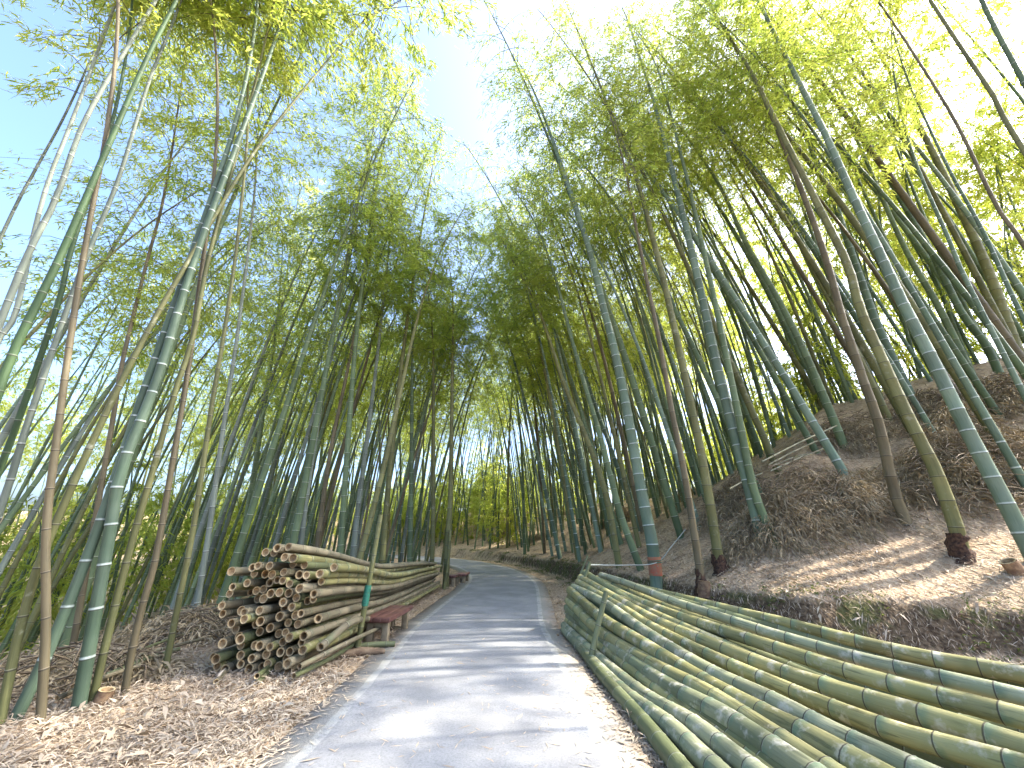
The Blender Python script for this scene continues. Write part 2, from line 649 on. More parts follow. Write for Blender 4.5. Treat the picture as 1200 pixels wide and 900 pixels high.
def culm_tube(spine, r0, sides, nodes_per_m=3.4, taper=.86):
    tot = plen(spine)
    nn = int(tot * nodes_per_m)
    vk = []
    for k in range(nn):
        vk += [k, k + .045, k + .5, k + .955]
    vk.append(nn)
    vk = np.array(vk, float)
    s = tot * (vk / nn) ** .9
    P, _ = resample(spine, s)
    f = s / tot
    r = r0 * (1 - taper * f ** 1.15)
    fr = vk % 1
    r = r * np.where(fr == 0, 1.055, np.where(fr > .9, 1.0, np.where(fr < .1, 1.01, .992)))
    return tube(P, np.maximum(r, .004), sides, vk)


def root_base(r0, H):
    """dark shaggy root base round the lowest part of a culm"""
    an = 10
    zs = np.linspace(-.12, .3, 7)
    P = np.stack([0 * zs, 0 * zs, zs], 1)
    rad = r0 * np.interp(zs, [-.12, 0, .12, .3], [2.1, 1.75, 1.4, 1.06])
    wob = 1 + RNG.normal(0, .16, (7, an))
    return tube(P, rad, an, zs * 4, wob=wob)


# ------------------------------------------------------------------ key bamboos, traced from the photograph
ALLC = []


def bend_on(pts, H):
    """carry a culm on past its last traced point, arching over, to a length of H metres"""
    P = catmull(pts, 8)
    L = plen(P)
    d = P[-1] - P[-4]
    d /= np.linalg.norm(d)
    hz = np.array([d[0], d[1], 0])
    hz /= np.linalg.norm(hz) + 1e-6
    out = [P]
    p = P[-1]
    st = .35
    while L < H:
        d = d + hz * .012 * (1 + 3 * max(0, L / H - .72)) + np.array([0, 0, -.02 - .10 * max(0, L / H - .72)])
        d /= np.linalg.norm(d)
        p = p + d * st
        out.append(p[None])
        L += st
    P = np.concatenate(out)
    s = np.linspace(0, H, 40)
    return resample(P, s)[0]


def key(pix, w, mat, label, dist=None, H=14.5, leaf=.14, nleaf=4600, s0=.62, Lmax=1.9, tow=0.0, base_shag=False, band=False, twist=0.0, sparse=1.0):
    b = pix[0]
    if dist is None:
        base = hit(*b)
    else:
        r = ray(*b)
        q = r[:2] / np.linalg.norm(r[:2]) * dist
        base = np.array([q[0], q[1], gz(q[0], q[1])])
    hd = base[:2] / np.linalg.norm(base[:2])
    a = twist
    nrm = np.array([hd[0] * math.cos(a) - hd[1] * math.sin(a), hd[0] * math.sin(a) + hd[1] * math.cos(a), 0])
    nrm[2] = tow
    pts = [base - np.array([0, 0, .06])]
    for p in pix[1:]:
        r = ray(*p)
        t = ((base - EYE) @ nrm) / (r @ nrm)
        pts.append(EYE + r * t)
    pts = np.array(pts)
    if pts[1][2] < base[2] + .15:
        pts = np.delete(pts, 1, 0)
    lat = np.array([-hd[1], hd[0], 0]) * -1
    ax = pts[1] - pts[0]
    ax /= np.linalg.norm(ax)
    side = np.cross(ax, np.array([hd[0], hd[1], 0]))
    side /= np.linalg.norm(side)
    q = .4 * pts[0] + .6 * pts[1] if np.linalg.norm(pts[1] - pts[0]) < 4 else pts[0] + ax
    p0, _ = project(q)
    p1, _ = project(q + side * .05)
    r0 = w / 2 * .05 / np.linalg.norm(p1 - p0)
    r0 = min(max(r0, .03), .13)
    H = max(H, plen(pts) * 1.04)
    spine = bend_on(pts, H) - base
    root = empty("bamboo", base)
    tag(root, label, "bamboo", "tall living bamboos of the two groves")
    v, q, uv = culm_tube(spine, r0, 12)
    link("culm", mk_mesh("culm", v, q, uv, [M[mat]]), root)
    V, Q, U, MI = merge(foliage(spine, s0, Lmax, nleaf, leaf, sparse=sparse))
    link("foliage", mk_mesh("foliage", V, Q, None, [M['leaf'], M['twig']], False, MI), root)
    if base_shag:
        v, q, uv = root_base(r0, H)
        link("root_base", mk_mesh("root_base", v, q, uv, [M['soil']]), root)["label"] = "dark shaggy root base"
    if band:
        s = np.linspace(band[0], band[1], 5)
        P, _ = resample(spine, s)
        v, q, uv = tube(P, np.full(5, r0 * 1.045), 14, s)
        link("paint_band", mk_mesh("paint_band", v, q, uv, [M['paint']]), root)["label"] = "faded red paint band"
    ALLC.append((base[0], base[1]))
    return root, base, spine, r0


# left grove
key([(93, 832), (133, 600), (142, 549), (185, 442), (233, 290), (300, 110), (333, 17)], 19, 'jade',
    "thick jade-green bamboo with white rings at the front of the left grove")
key([(17, 843), (67, 740), (120, 605), (165, 470), (207, 350), (262, 190)], 18, 'jade',
    "slanting jade-green ringed bamboo crossing in front of its neighbours at lower left", H=15)
key([(1, 852), (20, 750), (43, 667), (64, 616), (117, 499), (171, 392), (224, 300), (290, 190), (333, 133), (397, 55)], 16, 'olive',
    "dark olive bamboo arching right over the left grove with leafy tip at the top", H=14.2, leaf=.2, nleaf=2600, s0=.78, Lmax=2.1)
key([(-115, 830), (0, 453), (21, 400), (71, 300), (133, 157), (173, 67), (207, 0)], 19, 'deep',
    "thick dark green bamboo leaning steeply across the upper left corner", dist=5.3, H=15)
key([(-140, 760), (0, 378), (33, 297), (67, 230), (100, 140), (157, 43), (183, 0)], 16, 'grey',
    "pale grey bamboo just left of the thick dark green one at upper left", dist=5.8, H=15)
key([(-90, 720), (0, 392), (14, 385), (50, 233), (80, 153), (100, 100), (137, 0)], 11.5, 'grey',
    "slimmer grey bamboo leftmost of the leaning pair at upper left", dist=6.6, H=15)
key([(-100, 560), (0, 280), (37, 207), (77, 133), (120, 40)], 9, 'grey',
    "thin grey bamboo emerging from the left picture edge high up", dist=9, H=15)
key([(-70, 730), (0, 549), (39, 442), (71, 346), (83, 293), (110, 215)], 12, 'deep',
    "slim dark green bamboo leaning in from the left edge at mid height", dist=6.2, H=13)
key([(-45, 730), (0, 599), (21, 531), (46, 456), (82, 353), (103, 297), (140, 207), (173, 100), (200, 33)], 12, 'grey',
    "pale blue-grey bamboo with dark joints leaning in from the left edge", dist=6.0, H=15)
key([(50, 847), (54, 740), (54, 616), (67, 513), (75, 449), (92, 335), (98, 300), (110, 233), (123, 167), (133, 93)], 11, 'tan',
    "brown upright bamboo rising between the slanting culms at lower left", H=14)
key([(85, 765), (131, 499), (142, 431), (156, 371), (174, 300), (190, 240), (203, 167), (215, 80)], 9, 'tan',
    "slim tan bamboo behind the dark arching one in the left grove", H=14)
key([(108, 826), (133, 717), (157, 627), (185, 531), (206, 456), (228, 389), (245, 300), (290, 133), (315, 30)], 12, 'olive',
    "yellow-olive bamboo immediately right of the thick jade-green front one", H=14.5)
key([(147, 814), (160, 733), (180, 667), (206, 520), (222, 424), (233, 340), (247, 240)], 10, 'tan',
    "tan bamboo standing at the leaf-strewn edge beside the fallen poles")
key([(193, 791), (207, 717), (227, 617), (249, 470), (263, 389), (276, 300), (287, 200)], 9, 'olive',
    "slim grey-olive bamboo nearest the left pile, at the end of the fallen poles")
key([(262, 715), (288, 616), (309, 478), (323, 396), (340, 300), (352, 215)], 9, 'green',
    "green bamboo rising just left of the left pile's back corner", H=13)
key([(283, 700), (306, 616), (327, 513), (352, 400), (364, 300), (372, 220)], 10, 'green',
    "green bamboo rising directly behind the top of the left pile", H=13)
key([(325, 715), (348, 616), (370, 499), (391, 389), (410, 300), (432, 200)], 10, 'green',
    "green bamboo behind the middle of the left pile, leaning right", H=13)
key([(400, 715), (421, 657), (450, 547), (467, 470), (492, 363), (517, 293), (540, 250)], 8, 'olive',
    "dark slanting bamboo behind the tied stake, leaning toward the road", H=11, Lmax=1.6)
key([(408, 700), (413, 657), (420, 593), (433, 493), (445, 393), (455, 300)], 8, 'grey',
    "pale upright bamboo behind the tied stake of the left pile", H=12)
key([(478, 690), (480, 657), (482, 560), (483, 427), (484, 330)], 7, 'green',
    "straight green bamboo behind the far half of the left pile", H=12)
key([(503, 690), (507, 640), (508, 540), (508, 427)], 6, 'olive',
    "straight olive bamboo behind the far end of the left pile", H=11)
key([(522, 690), (525, 630), (528, 577), (530, 443), (531, 380)], 7.5, 'olive',
    "olive bamboo at the roadside hard against the left pile's far end", H=11)
key([(365, 705), (377, 600), (389, 520), (410, 420), (432, 300), (440, 220)], 7, 'tan',
    "tan bamboo between the green ones behind the left pile", H=13)
key([(226, 740), (246, 616), (262, 500), (280, 380), (297, 240), (303, 150)], 8, 'grey',
    "pale silvery bamboo behind the gap left of the left pile", H=13.5)

key([(395, 708), (402, 600), (417, 400), (432, 280), (446, 190), (470, 80)], 8.5, 'green',
    "tall green bamboo behind the left pile whose crown borders the sky gap", H=17.5, nleaf=6500, s0=.52, Lmax=2.1)
key([(445, 697), (456, 560), (474, 400), (492, 280), (512, 170)], 7.5, 'olive',
    "tall olive bamboo behind the left pile, its crown beside the bright sky gap", H=17, nleaf=6500, s0=.5, Lmax=2.1)
key([(345, 712), (362, 560), (392, 380), (425, 210), (452, 90)], 8, 'grey',
    "tall pale bamboo behind the left pile, its tip high beside the sky gap", H=18, nleaf=6500, s0=.55, Lmax=2.1)

# right grove
R1 = key([(770, 690), (764, 635), (752, 578), (737, 493), (720, 410), (707, 360), (690, 290), (660, 200), (630, 117), (612, 80)], 15, 'blue',
         "blue-green bamboo with a red painted base, behind the right pile's far end", H=14, band=(.28, .62), s0=.66, nleaf=4200)
key([(823, 690), (818, 655), (803, 560), (787, 480), (772, 397), (748, 280), (733, 200), (720, 150)], 9.5, 'tan',
    "mottled brown bamboo with dark rotten foot, left of a close pair", H=13.5, base_shag=True)
R2 = key([(845, 672), (842, 655), (827, 560), (811, 480), (796, 410), (777, 326), (767, 287), (747, 213), (720, 143), (690, 67), (663, 3)], 12.5, 'olive',
         "olive bamboo with dark shaggy foot, right of a close pair", H=15, base_shag=True)
key([(895, 637), (877, 567), (857, 493), (840, 427), (821, 341), (800, 250), (773, 143), (753, 77), (733, 17)], 15.5, 'blue',
    "bright white-ringed blue-green bamboo beside the big brush heap", H=17.5)
key([(910, 641), (883, 573), (868, 500), (853, 427), (837, 350), (807, 217), (780, 110)], 11, 'green',
    "dull green bamboo pressed against the white-ringed one by the brush heap", H=16.5)
key([(1062, 612), (1047, 573), (1030, 497), (1013, 450), (1000, 410), (987, 373), (970, 310), (947, 243), (917, 167), (895, 115)], 15, 'tan',
    "brownish bamboo rising out of the right part of the brush heap", H=17.5)
key([(1128, 650), (1120, 617), (1097, 553), (1065, 490), (1034, 422), (1007, 360), (993, 310), (960, 243), (923, 170), (883, 90), (853, 40), (827, 0)], 21, 'olive',
    "thick yellow-green bamboo with dark red-brown root foot on the leafy bank", H=18, base_shag=True)
key([(1216, 662), (1170, 573), (1140, 517), (1110, 457), (1080, 397), (1060, 360), (1030, 295), (1000, 231), (967, 157), (933, 90), (893, 10)], 24, 'blue',
    "thickest blue-green bamboo with bold white rings on the right slope", H=18.5)
key([(1070, 470), (1033, 393), (1013, 340), (990, 273), (973, 223), (947, 167), (913, 77), (883, 3)], 13, 'blue',
    "blue white-ringed bamboo just left of the thickest one", H=17.5)
key([(972, 470), (947, 407), (933, 360), (910, 297), (877, 213), (843, 127), (820, 60)], 10.5, 'blue',
    "slimmer blue white-ringed bamboo above the cane bundle on the slope", H=16.5)
key([(990, 525), (973, 483), (943, 413), (910, 347), (873, 283), (843, 217), (800, 153)], 11.5, 'green',
    "strongly curved green bamboo growing behind the cane bundle", H=16.5)
key([(1197, 425), (1183, 387), (1153, 305), (1110, 213), (1077, 147), (1033, 67), (993, 0)], 17, 'olive',
    "thick olive bamboo at the top of the bare earth slope near right edge", H=17.5)
key([(1370, 450), (1200, 177), (1167, 117), (1127, 57), (1090, 0)], 22, 'olive',
    "very thick olive bamboo cutting across the top right corner", dist=7.6, H=17.5)
key([(1290, 430), (1197, 283), (1167, 240), (1120, 143), (1067, 57), (1033, 7)], 13, 'tan',
    "dark brown bamboo leaning from the right edge below the corner one", dist=8.6, H=17.5)
key([(1172, 440), (1153, 400), (1127, 367), (1090, 293), (1053, 230), (1000, 133), (967, 77), (910, 0)], 12, 'green',
    "long dark green bamboo curving across the upper right grove", H=18)
key([(1140, 442), (1100, 360), (1060, 290), (1020, 200), (985, 120)], 11, 'green',
    "green bamboo standing on the crest left of the bare earth slope", H=14)
key([(1225, 430), (1200, 375), (1153, 273), (1113, 200), (1075, 120)], 9.5, 'blue',
    "blue bamboo with fine white rings near the right edge", dist=11, H=14)
key([(1172, 410), (1133, 330), (1113, 283), (1085, 220)], 9, 'blue',
    "second blue ringed bamboo deep among the right edge culms", dist=12, H=14)
key([(726, 665), (710, 580), (687, 513), (660, 447), (633, 367), (607, 317), (590, 285)], 8, 'olive',
    "slim olive bamboo arching left above the roadside bank", H=12, Lmax=1.7)
key([(752, 668), (728, 605), (716, 560), (700, 500), (676, 420), (655, 340)], 8.5, 'green',
    "slim green bamboo left of the red-painted one", H=13)
key([(1450, 560), (1330, 330), (1180, 60), (1150, 0)], 17, 'green',
    "green bamboo partly seen at the extreme upper right edge", dist=6.2, H=17.5)

# ------------------------------------------------------------------ prototypes and scattered bamboos
def proto_spine(H, lean, arch, rng):
    s = np.linspace(0, 1, 40)
    x = H * (lean * s + arch * s ** 3.2)
    y = H * .012 * np.sin(3.1 * s + rng.uniform(0, 6))
    y -= y[0]
    z = H * s * (1 - .5 * (lean * .6) ** 2) - H * .35 * arch * s ** 4
    return np.stack([x, y, z], 1)


PROTO = []
for i in range(10):
    H = [13.5, 14.5, 12.5, 15, 13, 14, 11.5, 13, 12.2, 14.4][i]
    sp = proto_spine(H, [.06, .1, .03, .13, .02, .08, .1, .05, .16, .04][i], [.09, .14, .08, .1, .15, .08, .12, .16, .09, .11][i], RNG)
    r0 = [.062, .07, .055, .075, .05, .066, .046, .06, .052, .07][i]
    v, q, uv = culm_tube(sp, r0, 8)
    cm = mk_mesh("culm", v, q, uv, [M['green']])
    V, Q, U, MI = merge(foliage(sp, [.55, .62, .5, .6, .52, .58, .5, .62, .54, .58][i], [1.9, 1.7, 2.0, 1.8, 1.7, 2.0, 1.6, 1.8, 1.7, 1.9][i], 3000))
    fm = mk_mesh("foliage", V, Q, None, [M['leaf'], M['twig']], False, MI)
    PROTO.append((cm, fm, H, r0, sp))

SC = []


def try_scatter(n, sampler, mind, seed):
    rg = random.Random(seed)
    got = 0
    tries = 0
    while got < n and tries < 40000:
        tries += 1
        p = sampler(rg)
        if p is None:
            continue
        x, y = p
        if any((x - a) ** 2 + (y - b) ** 2 < mind * mind for a, b in ALLC):
            continue
        ALLC.append((x, y))
        SC.append((x, y))
        got += 1
    return got


def left_s(rg):
    x = rg.uniform(-24, -2.6)
    y = rg.uniform(5.2, 34)
    P = np.array([[x, y]])
    dr, sr = poly_dist(P, ROAD)
    e = dr[0] - HW
    if sr[0] > 0 or e < 2.2 + (.0 if y > 12 else .5) or e > 11:
        return None
    if x > -3.5 and y < 12:
        return None
    if x / y < -1.75 or math.hypot(x, y) < 7.3:
        return None
    if rg.random() > max(.25, 1 - e / 18):
        return None
    return x, y


def left_edge(rg):
    i = rg.randrange(1)
    y = rg.uniform(12.2, 27)
    x = float(np.interp(y, ROAD[:, 1], ROAD[:, 0])) - HW - rg.uniform(.7, 2.3)
    return x, y


def right_s(rg):
    x = rg.uniform(-4, 20)
    y = rg.uniform(3, 25)
    P = np.array([[x, y]])
    db, sb = poly_dist(P, BANK)
    d = db[0] * sb[0]
    if d < .35 or d > 9.5:
        return None
    if x / y > 1.7:
        return None
    if y < 10 and d < 2.6:
        return None
    if y < 5.5 and d < 4.5:
        return None
    if y < 13 and d < 1.3:
        return None
    if rg.random() > max(.25, 1 - d / 20) * (1.0 if y < 18 else .6):
        return None
    return x, y


def bend_s(rg):
    x, y = rg.uniform(-14, 1), rg.uniform(24, 36)
    P = np.array([[x, y]])
    dr, sr = poly_dist(P, ROAD)
    e = dr[0] - HW
    if e < .6 or e > 5:
        return None
    return x, y


print("left", try_scatter(18, left_edge, .55, 3), try_scatter(92, left_s, .5, 4))
print("right", try_scatter(122, right_s, .48, 5), try_scatter(12, bend_s, .6, 6))


def ordinal(k):
    a = "first second third fourth fifth sixth seventh eighth ninth tenth eleventh twelfth thirteenth fourteenth fifteenth sixteenth seventeenth eighteenth nineteenth twentieth".split()
    return a[k - 1] if k <= 20 else "twenty-" + a[k - 21]


def region(x, y):
    P = np.array([[x, y]])
    db, sb = poly_dist(P, BANK)
    d = db[0] * sb[0]
    dist = math.hypot(x, y)
    if d > 0:
        if y > 25:
            return "at the far road bend"
        if d > 8.5:
            return "along the right ridge top"
        if d > 4.5:
            return "high on the near right slope" if y < 13 else "high on the far right slope"
        if y < 15:
            return "low on the near right slope"
        return "low on the far right bank"
    px = project((x, y, 0))[0][0]
    if px < 130:
        return "behind the left foreground culms" if dist < 13 else "deep in the left grove's corner"
    if px < 260:
        return "left of the left pile" if dist < 13 else "deep in the grove left of the pile"
    if px < 400:
        return "behind the left pile" if dist < 15 else "deep in the grove behind the left pile"
    if dist < 17:
        return "behind the left pile's far end"
    return "on the left roadside before the bend"


cw = {'blue': 'blue-green', 'green': 'green', 'olive': 'olive', 'tan': 'brown', 'grey': 'pale grey'}
ITEMS = []
rg = random.Random(77)
for (x, y) in SC:
    side = x > float(np.interp(y, ROAD[:, 1], ROAD[:, 0]))
    if side:
        c = rg.choices(['blue', 'green', 'olive', 'tan'], [.4, .33, .22, .05])[0]
    else:
        c = rg.choices(['green', 'olive', 'grey', 'tan', 'blue'], [.38, .25, .21, .09, .07])[0]
    ITEMS.append([x, y, side, c, region(x, y)])
groups = {}
for it in ITEMS:
    it.append(project((it[0], it[1], gz(it[0], it[1])))[0][0])
    groups.setdefault((it[4], it[3]), []).append(it)
used = set()
for (reg, c), its in groups.items():
    its.sort(key=lambda t: t[5])
    for k, it in enumerate(its):
        if len(its) == 1:
            lab = f"the only {cw[c]} bamboo {reg}"
        elif k == 0:
            lab = f"leftmost of the {cw[c]} bamboos {reg}"
        elif k == len(its) - 1:
            lab = f"rightmost of the {cw[c]} bamboos {reg}"
        else:
            lab = f"{ordinal(k + 1)} from left of the {cw[c]} bamboos {reg}"
        x, y, side = it[:3]
        pi = rg.randrange(len(PROTO))
        cm, fm, H, r0, sp = PROTO[pi]
        P = np.array([[x, y]])
        # lean toward the road
        az = rg.uniform(0, 6.28) if y > 19 else (math.pi if side else 0.0) + rg.gauss(0, .3 if side else .35)
        z = gz(x, y)
        sc = rg.uniform(.82, 1.12) * ((1.22 if y < 15 else 1.08) if side else 1.0)
        if pi not in used:
            used.add(pi)
            root = empty("bamboo", (x, y, z))
            a = link("culm", cm, root)
            b = link("foliage", fm, root)
            first = getattr(PROTO, "x", None)
            PROTO[pi] = (cm, fm, H, r0, sp)
            globals().setdefault("PROOT", {})[pi] = (root, a, b)
        else:
            r_, a_, b_ = PROOT[pi]
            root, a, b = r_.copy(), a_.copy(), b_.copy()
            for ob in (root, a, b):
                COL.objects.link(ob)
            a.parent = root
            b.parent = root
        root.location = (x, y, z - .05)
        root.rotation_euler = (rg.gauss(0, .018), rg.gauss(.0 if y > 19 else .075 if side else .03, .022), az)
        fat = rg.uniform(.9, 1.25) if side else rg.uniform(.8, 1.15)
        root.scale = (sc, sc, sc)
        a.material_slots[0].link = 'OBJECT'
        a.material_slots[0].material = M[c]
        tag(root, lab, "bamboo", "tall living bamboos of the two groves")

# ------------------------------------------------------------------ far grove: one mass nobody could count
def far_grove():
    rg = random.Random(5)
    parts = []
    lo = []
    for i in range(7):
        H = [13, 12, 14, 6, 4.5, 13, 14.5][i]
        sp = proto_spine(H, .06, .15, RNG)[::5] if i < 5 else proto_spine(H, .1, .1, RNG)[::4]
        cv = tube(sp, np.linspace(.06, .012, len(sp)), 4, np.linspace(0, H * 3, len(sp)))
        fl = foliage(proto_spine(H, .06, .15, RNG), .58 if i < 3 else .6 if i > 4 else .12, 2.0 if i < 3 else 1.5, 1700 if i < 3 else 380 if i > 4 else 1500, .25 if i < 5 else .2, sprig=False)
        lo.append((cv, fl[0]))
    spots = []
    for _ in range(80):   # downhill on the left
        y = rg.uniform(6, 44)
        x = -rg.uniform(19, 40)
        if x / y < -2.2 or x / y > -.28:
            continue
        spots.append((x, y, rg.choice([0, 1, 2, 3, 3, 4])))
    for _ in range(30):    # understorey between the left culms
        y = rg.uniform(8, 30)
        x = -rg.uniform(12, 19)
        if x / y < -1.9:
            continue
        spots.append((x, y, rg.choice([3, 4])))
    for _ in range(60):    # thicket closing the far bend
        y = rg.uniform(31, 44)
        x = rg.uniform(-22, 6)
        dr, sr = poly_dist(np.array([[x, y]]), ROAD)
        if dr[0] < 2.4:
            continue
        spots.append((x, y, rg.choice([3, 4, 4])))
    n0 = 0
    while n0 < 26:         # low young bamboo on the far bank of the bend
        y, x = rg.uniform(25, 36), rg.uniform(-13, 4)
        P = np.array([[x, y]])
        db, sb = poly_dist(P, BANK)
        d = db[0] * sb[0]
        if .9 < d < 7:
            spots.append((x, y, rg.choice([3, 4])))
            n0 += 1
    for _ in range(40):   # beyond the bend and the ridge
        y = rg.uniform(33, 56)
        x = rg.uniform(-28, 22)
        if abs(y - 35) < 3 and x < -6:
            continue
        spots.append((x, y, rg.choice([0, 1, 2, 0, 1, 3])))
    for x, y in ((11.5, 3.2), (8.5, -1.5), (14.5, .5), (15, 4.6)):  # near bamboos out of frame at right, added to dapple the road with shade
        spots.append((x, y, rg.choice([0, 1, 2])))
    n0 = 0
    while n0 < 34:         # slope behind the near right crest
        y, x = rg.uniform(3.5, 15), rg.uniform(8, 21)
        P = np.array([[x, y]])
        db, sb = poly_dist(P, BANK)
        d = db[0] * sb[0]
        if 9 < d < 14 and x / y < 2.2:
            spots.append((x, y, rg.choice([0, 1, 2, 3])))
            n0 += 1
    for _ in range(2000):
        y = rg.uniform(3, 34)
        x = rg.uniform(2, 27)
        P = np.array([[x, y]])
        db, sb = poly_dist(P, BANK)
        d = db[0] * sb[0]
        if x / y > 2.0 or d < 9.5 or d > 18 or (y > 20 and rg.random() < .6) or any((x - a) ** 2 + (y - b) ** 2 < 1.1 for a, b, _k in spots):
            continue
        spots.append((x, y, rg.choice([0, 1, 2, 0, 1, 3, 3, 4])))
        if len(spots) > 470:
            break
    placed = list(ALLC)
    for _ in range(9000):   # thin ranks of stems filling the depth of both groves
        y = rg.uniform(9, 36)
        x = rg.uniform(-16, 15)
        P = np.array([[x, y]])
        dr, sr = poly_dist(P, ROAD)
        db, sb = poly_dist(P, BANK)
        d = db[0] * sb[0]
        if sr[0] > 0 and (d < .6 or d > 11 or (y < 17 and d < 3.2)):
            continue
        if sr[0] < 0 and (dr[0] < 4.5 or dr[0] > 16 or x * x + y * y < 100):
            continue
        if any((x - a) ** 2 + (y - b) ** 2 < .2 for a, b in placed):
            continue
        placed.append((x, y))
        spots.append((x, y, 5 + rg.randrange(2)))
        if len(placed) - len(ALLC) > 300:
            break
    for (x, y, k) in spots:
        cv, fl = lo[k]
        a = rg.uniform(0, 6.28) if k < 5 else (math.pi if x > -1 else 0) + rg.gauss(0, .5)
        ca, sa = math.cos(a), math.sin(a)
        Rm = np.array([[ca, -sa, 0], [sa, ca, 0], [0, 0, 1]]).T
        s = rg.uniform(.8, 1.15)
        if x > 4:
            s *= 1.1
        off = np.array([x, y, gz(x, y) - .05])
        parts.append((cv[0] @ Rm * s + off, cv[1], cv[2], 1))
        parts.append((fl[0] @ Rm * s + off, fl[1], None, 0))
    V, Q, U, MI = merge(parts)
    o = link("far_grove", mk_mesh("far_grove", V, Q, U, [M['leaf'], M['green']], False, MI))
    tag(o, "mass of distant bamboo and undergrowth closing the view around both groves", "bamboo grove", kind="stuff")


far_grove()

# ------------------------------------------------------------------ cut poles
def pole(P, ra, rb, mat, label, group, sides=12, npm=3.3, cap0=True, cap1=False, name="bamboo_pole"):
    """one cut bamboo pole along P (world points); hollow cut ends are parts"""
    P = np.asarray(P, float)
    o0 = P[0].copy()
    C = catmull(P - o0, 10)
    tot = plen(C)
    nn = max(2, int(tot * npm))
    ph = random.random()
    vk = [ph]
    for k in range(1, nn + 1):
        vk += [k - .045, k, k + .04, k + .5]
    vk = np.array([v for v in vk if v >= ph])
    s = np.minimum((vk - ph) / (nn + .5 - ph) * tot, tot)
    pts, _ = resample(C, s)
    rad = ra + (rb - ra) * s / tot
    fr = vk % 1
    rad = rad * np.where(np.abs(fr) < 1e-6, 1.05, 1.0)
    ref = (0, 0, 1.0) if abs(C[-1][2]) < .7 * tot else (1, .1, 0)
    v, q, uv = tube(pts, rad, sides, vk, ref)
    m = link(name, mk_mesh(name, v, q, uv, [M[mat]]), loc=o0)
    tag(m, label, "bamboo pole", group)
    for on, i, j, r in ((cap0, 0, 1, ra), (cap1, -1, -2, rb)):
        if not on:
            continue
        d = pts[i] - pts[j]
        d /= np.linalg.norm(d)
        dep = random.choice([.013, .02, .05, .08])
        hr = random.uniform(.62, .84)
        e = pts[i]
        path = np.array([e + d * .0015, e + d * .0015, e - d * .012, e - d * dep, e - d * (dep + .0015)])
        v, q, uv = tube_fixed(path, np.array([r * 1.0, r * hr, r * (hr - .03), r * (hr - .05), .001]), sides, d, ref)
        mi = np.repeat([0, 1, 1, 1], sides)
        link("cut_end", mk_mesh("cut_end", v, q, uv, [M['cut'], M['hollow']], False, mi), m)
    return m


def tube_fixed(P, rad, sides, T, ref):
    ref = np.asarray(ref, float)
    A = ref - (T @ ref) * T
    A /= np.linalg.norm(A)
    B = np.cross(T, A)
    an = np.arange(sides) * 2 * math.pi / sides
    c = np.cos(an)[:, None] * A + np.sin(an)[:, None] * B
    V = P[:, None, :] + np.asarray(rad)[:, None, None] * c[None]
    n = len(P)
    i = np.arange(n - 1)[:, None] * sides
    j = np.arange(sides)[None, :]
    j2 = (j + 1) % sides
    Q = np.stack([i + j, i + j2, i + sides + j2, i + sides + j], -1).reshape(-1, 4)
    return V.reshape(-1, 3), Q, np.zeros((len(Q) * 4, 2))


# left pile: cut ends face the camera, traced from an enlargement (4.5 px per photo px, origin 240, 620)
ENDS = [(328, 122), (365, 118), (398, 104), (434, 96), (442, 146), (282, 198), (315, 192), (350, 198), (175, 218), (298, 240), (420, 196), (508, 190),
        (437, 220), (500, 152), (358, 240), (386, 264), (488, 250), (520, 256), (630, 230), (668, 205), (233, 282), (175, 300), (330, 284), (408, 268),
        (458, 290), (108, 345), (172, 350), (240, 335), (290, 325), (358, 338), (408, 330), (458, 325), (510, 302), (552, 300), (600, 335), (140, 392),
        (222, 378), (290, 368), (378, 384), (427, 382), (490, 362), (525, 384), (567, 370), (110, 442), (190, 432), (330, 418), (383, 428), (475, 408),
        (413, 455), (485, 448), (535, 435), (280, 452), (325, 475), (190, 480), (258, 505), (362, 515), (505, 495), (140, 540), (190, 570), (292, 540),
        (425, 545), (378, 555), (130, 585), (335, 600), (365, 607), (412, 592), (500, 605), (45, 675), (110, 665), (180, 612), (262, 620), (230, 660),
        (285, 665), (545, 622), (612, 618), (405, 645), (50, 735), (135, 722), (205, 705), (240, 750), (180, 778), (70, 770), (410, 692), (465, 700),
        (410, 765), (300, 720), (340, 755), (330, 665), (460, 640), (240, 560), (430, 500), (240, 430), (580, 480), (560, 545), (230, 240), (560, 240), (600, 280), (470, 560)]
pts = []
for (cx_, cy_) in ENDS:
    px, py = 240 + cx_ / 4.5, 620 + cy_ / 4.5
    r = ray(px, py)
    yy = 4.85 - .28 * sstep(640, 850, np.array([cy_ * 1.0]))[0]
    t = yy / r[1]
    pts.append([r[0] * t, EYE_H + r[2] * t, .041 + .008 * random.random()])
pts = np.array(pts)
for _ in range(60):
    D = pts[:, None, :2] - pts[None, :, :2]
    dd = np.hypot(D[..., 0], D[..., 1]) + np.eye(len(pts)) * 9
    need = (pts[:, None, 2] + pts[None, :, 2]) * 1.02
    push = np.clip(need - dd, 0, None) * .25
    pts[:, :2] += (D / dd[..., None] * push[..., None]).sum(1)
    pts[:, 1] = np.maximum(pts[:, 1], pts[:, 2] + .01)
order = np.argsort(-pts[:, 1])
pts = pts[order]
rows, cur = [], [pts[0]]
for p in pts[1:]:
    if cur[0][1] - p[1] > .098:
        rows.append(cur)
        cur = [p]
    else:
        cur.append(p)
rows.append(cur)
GL = "cut bamboo poles stacked on the left of the road"
nr = len(rows)
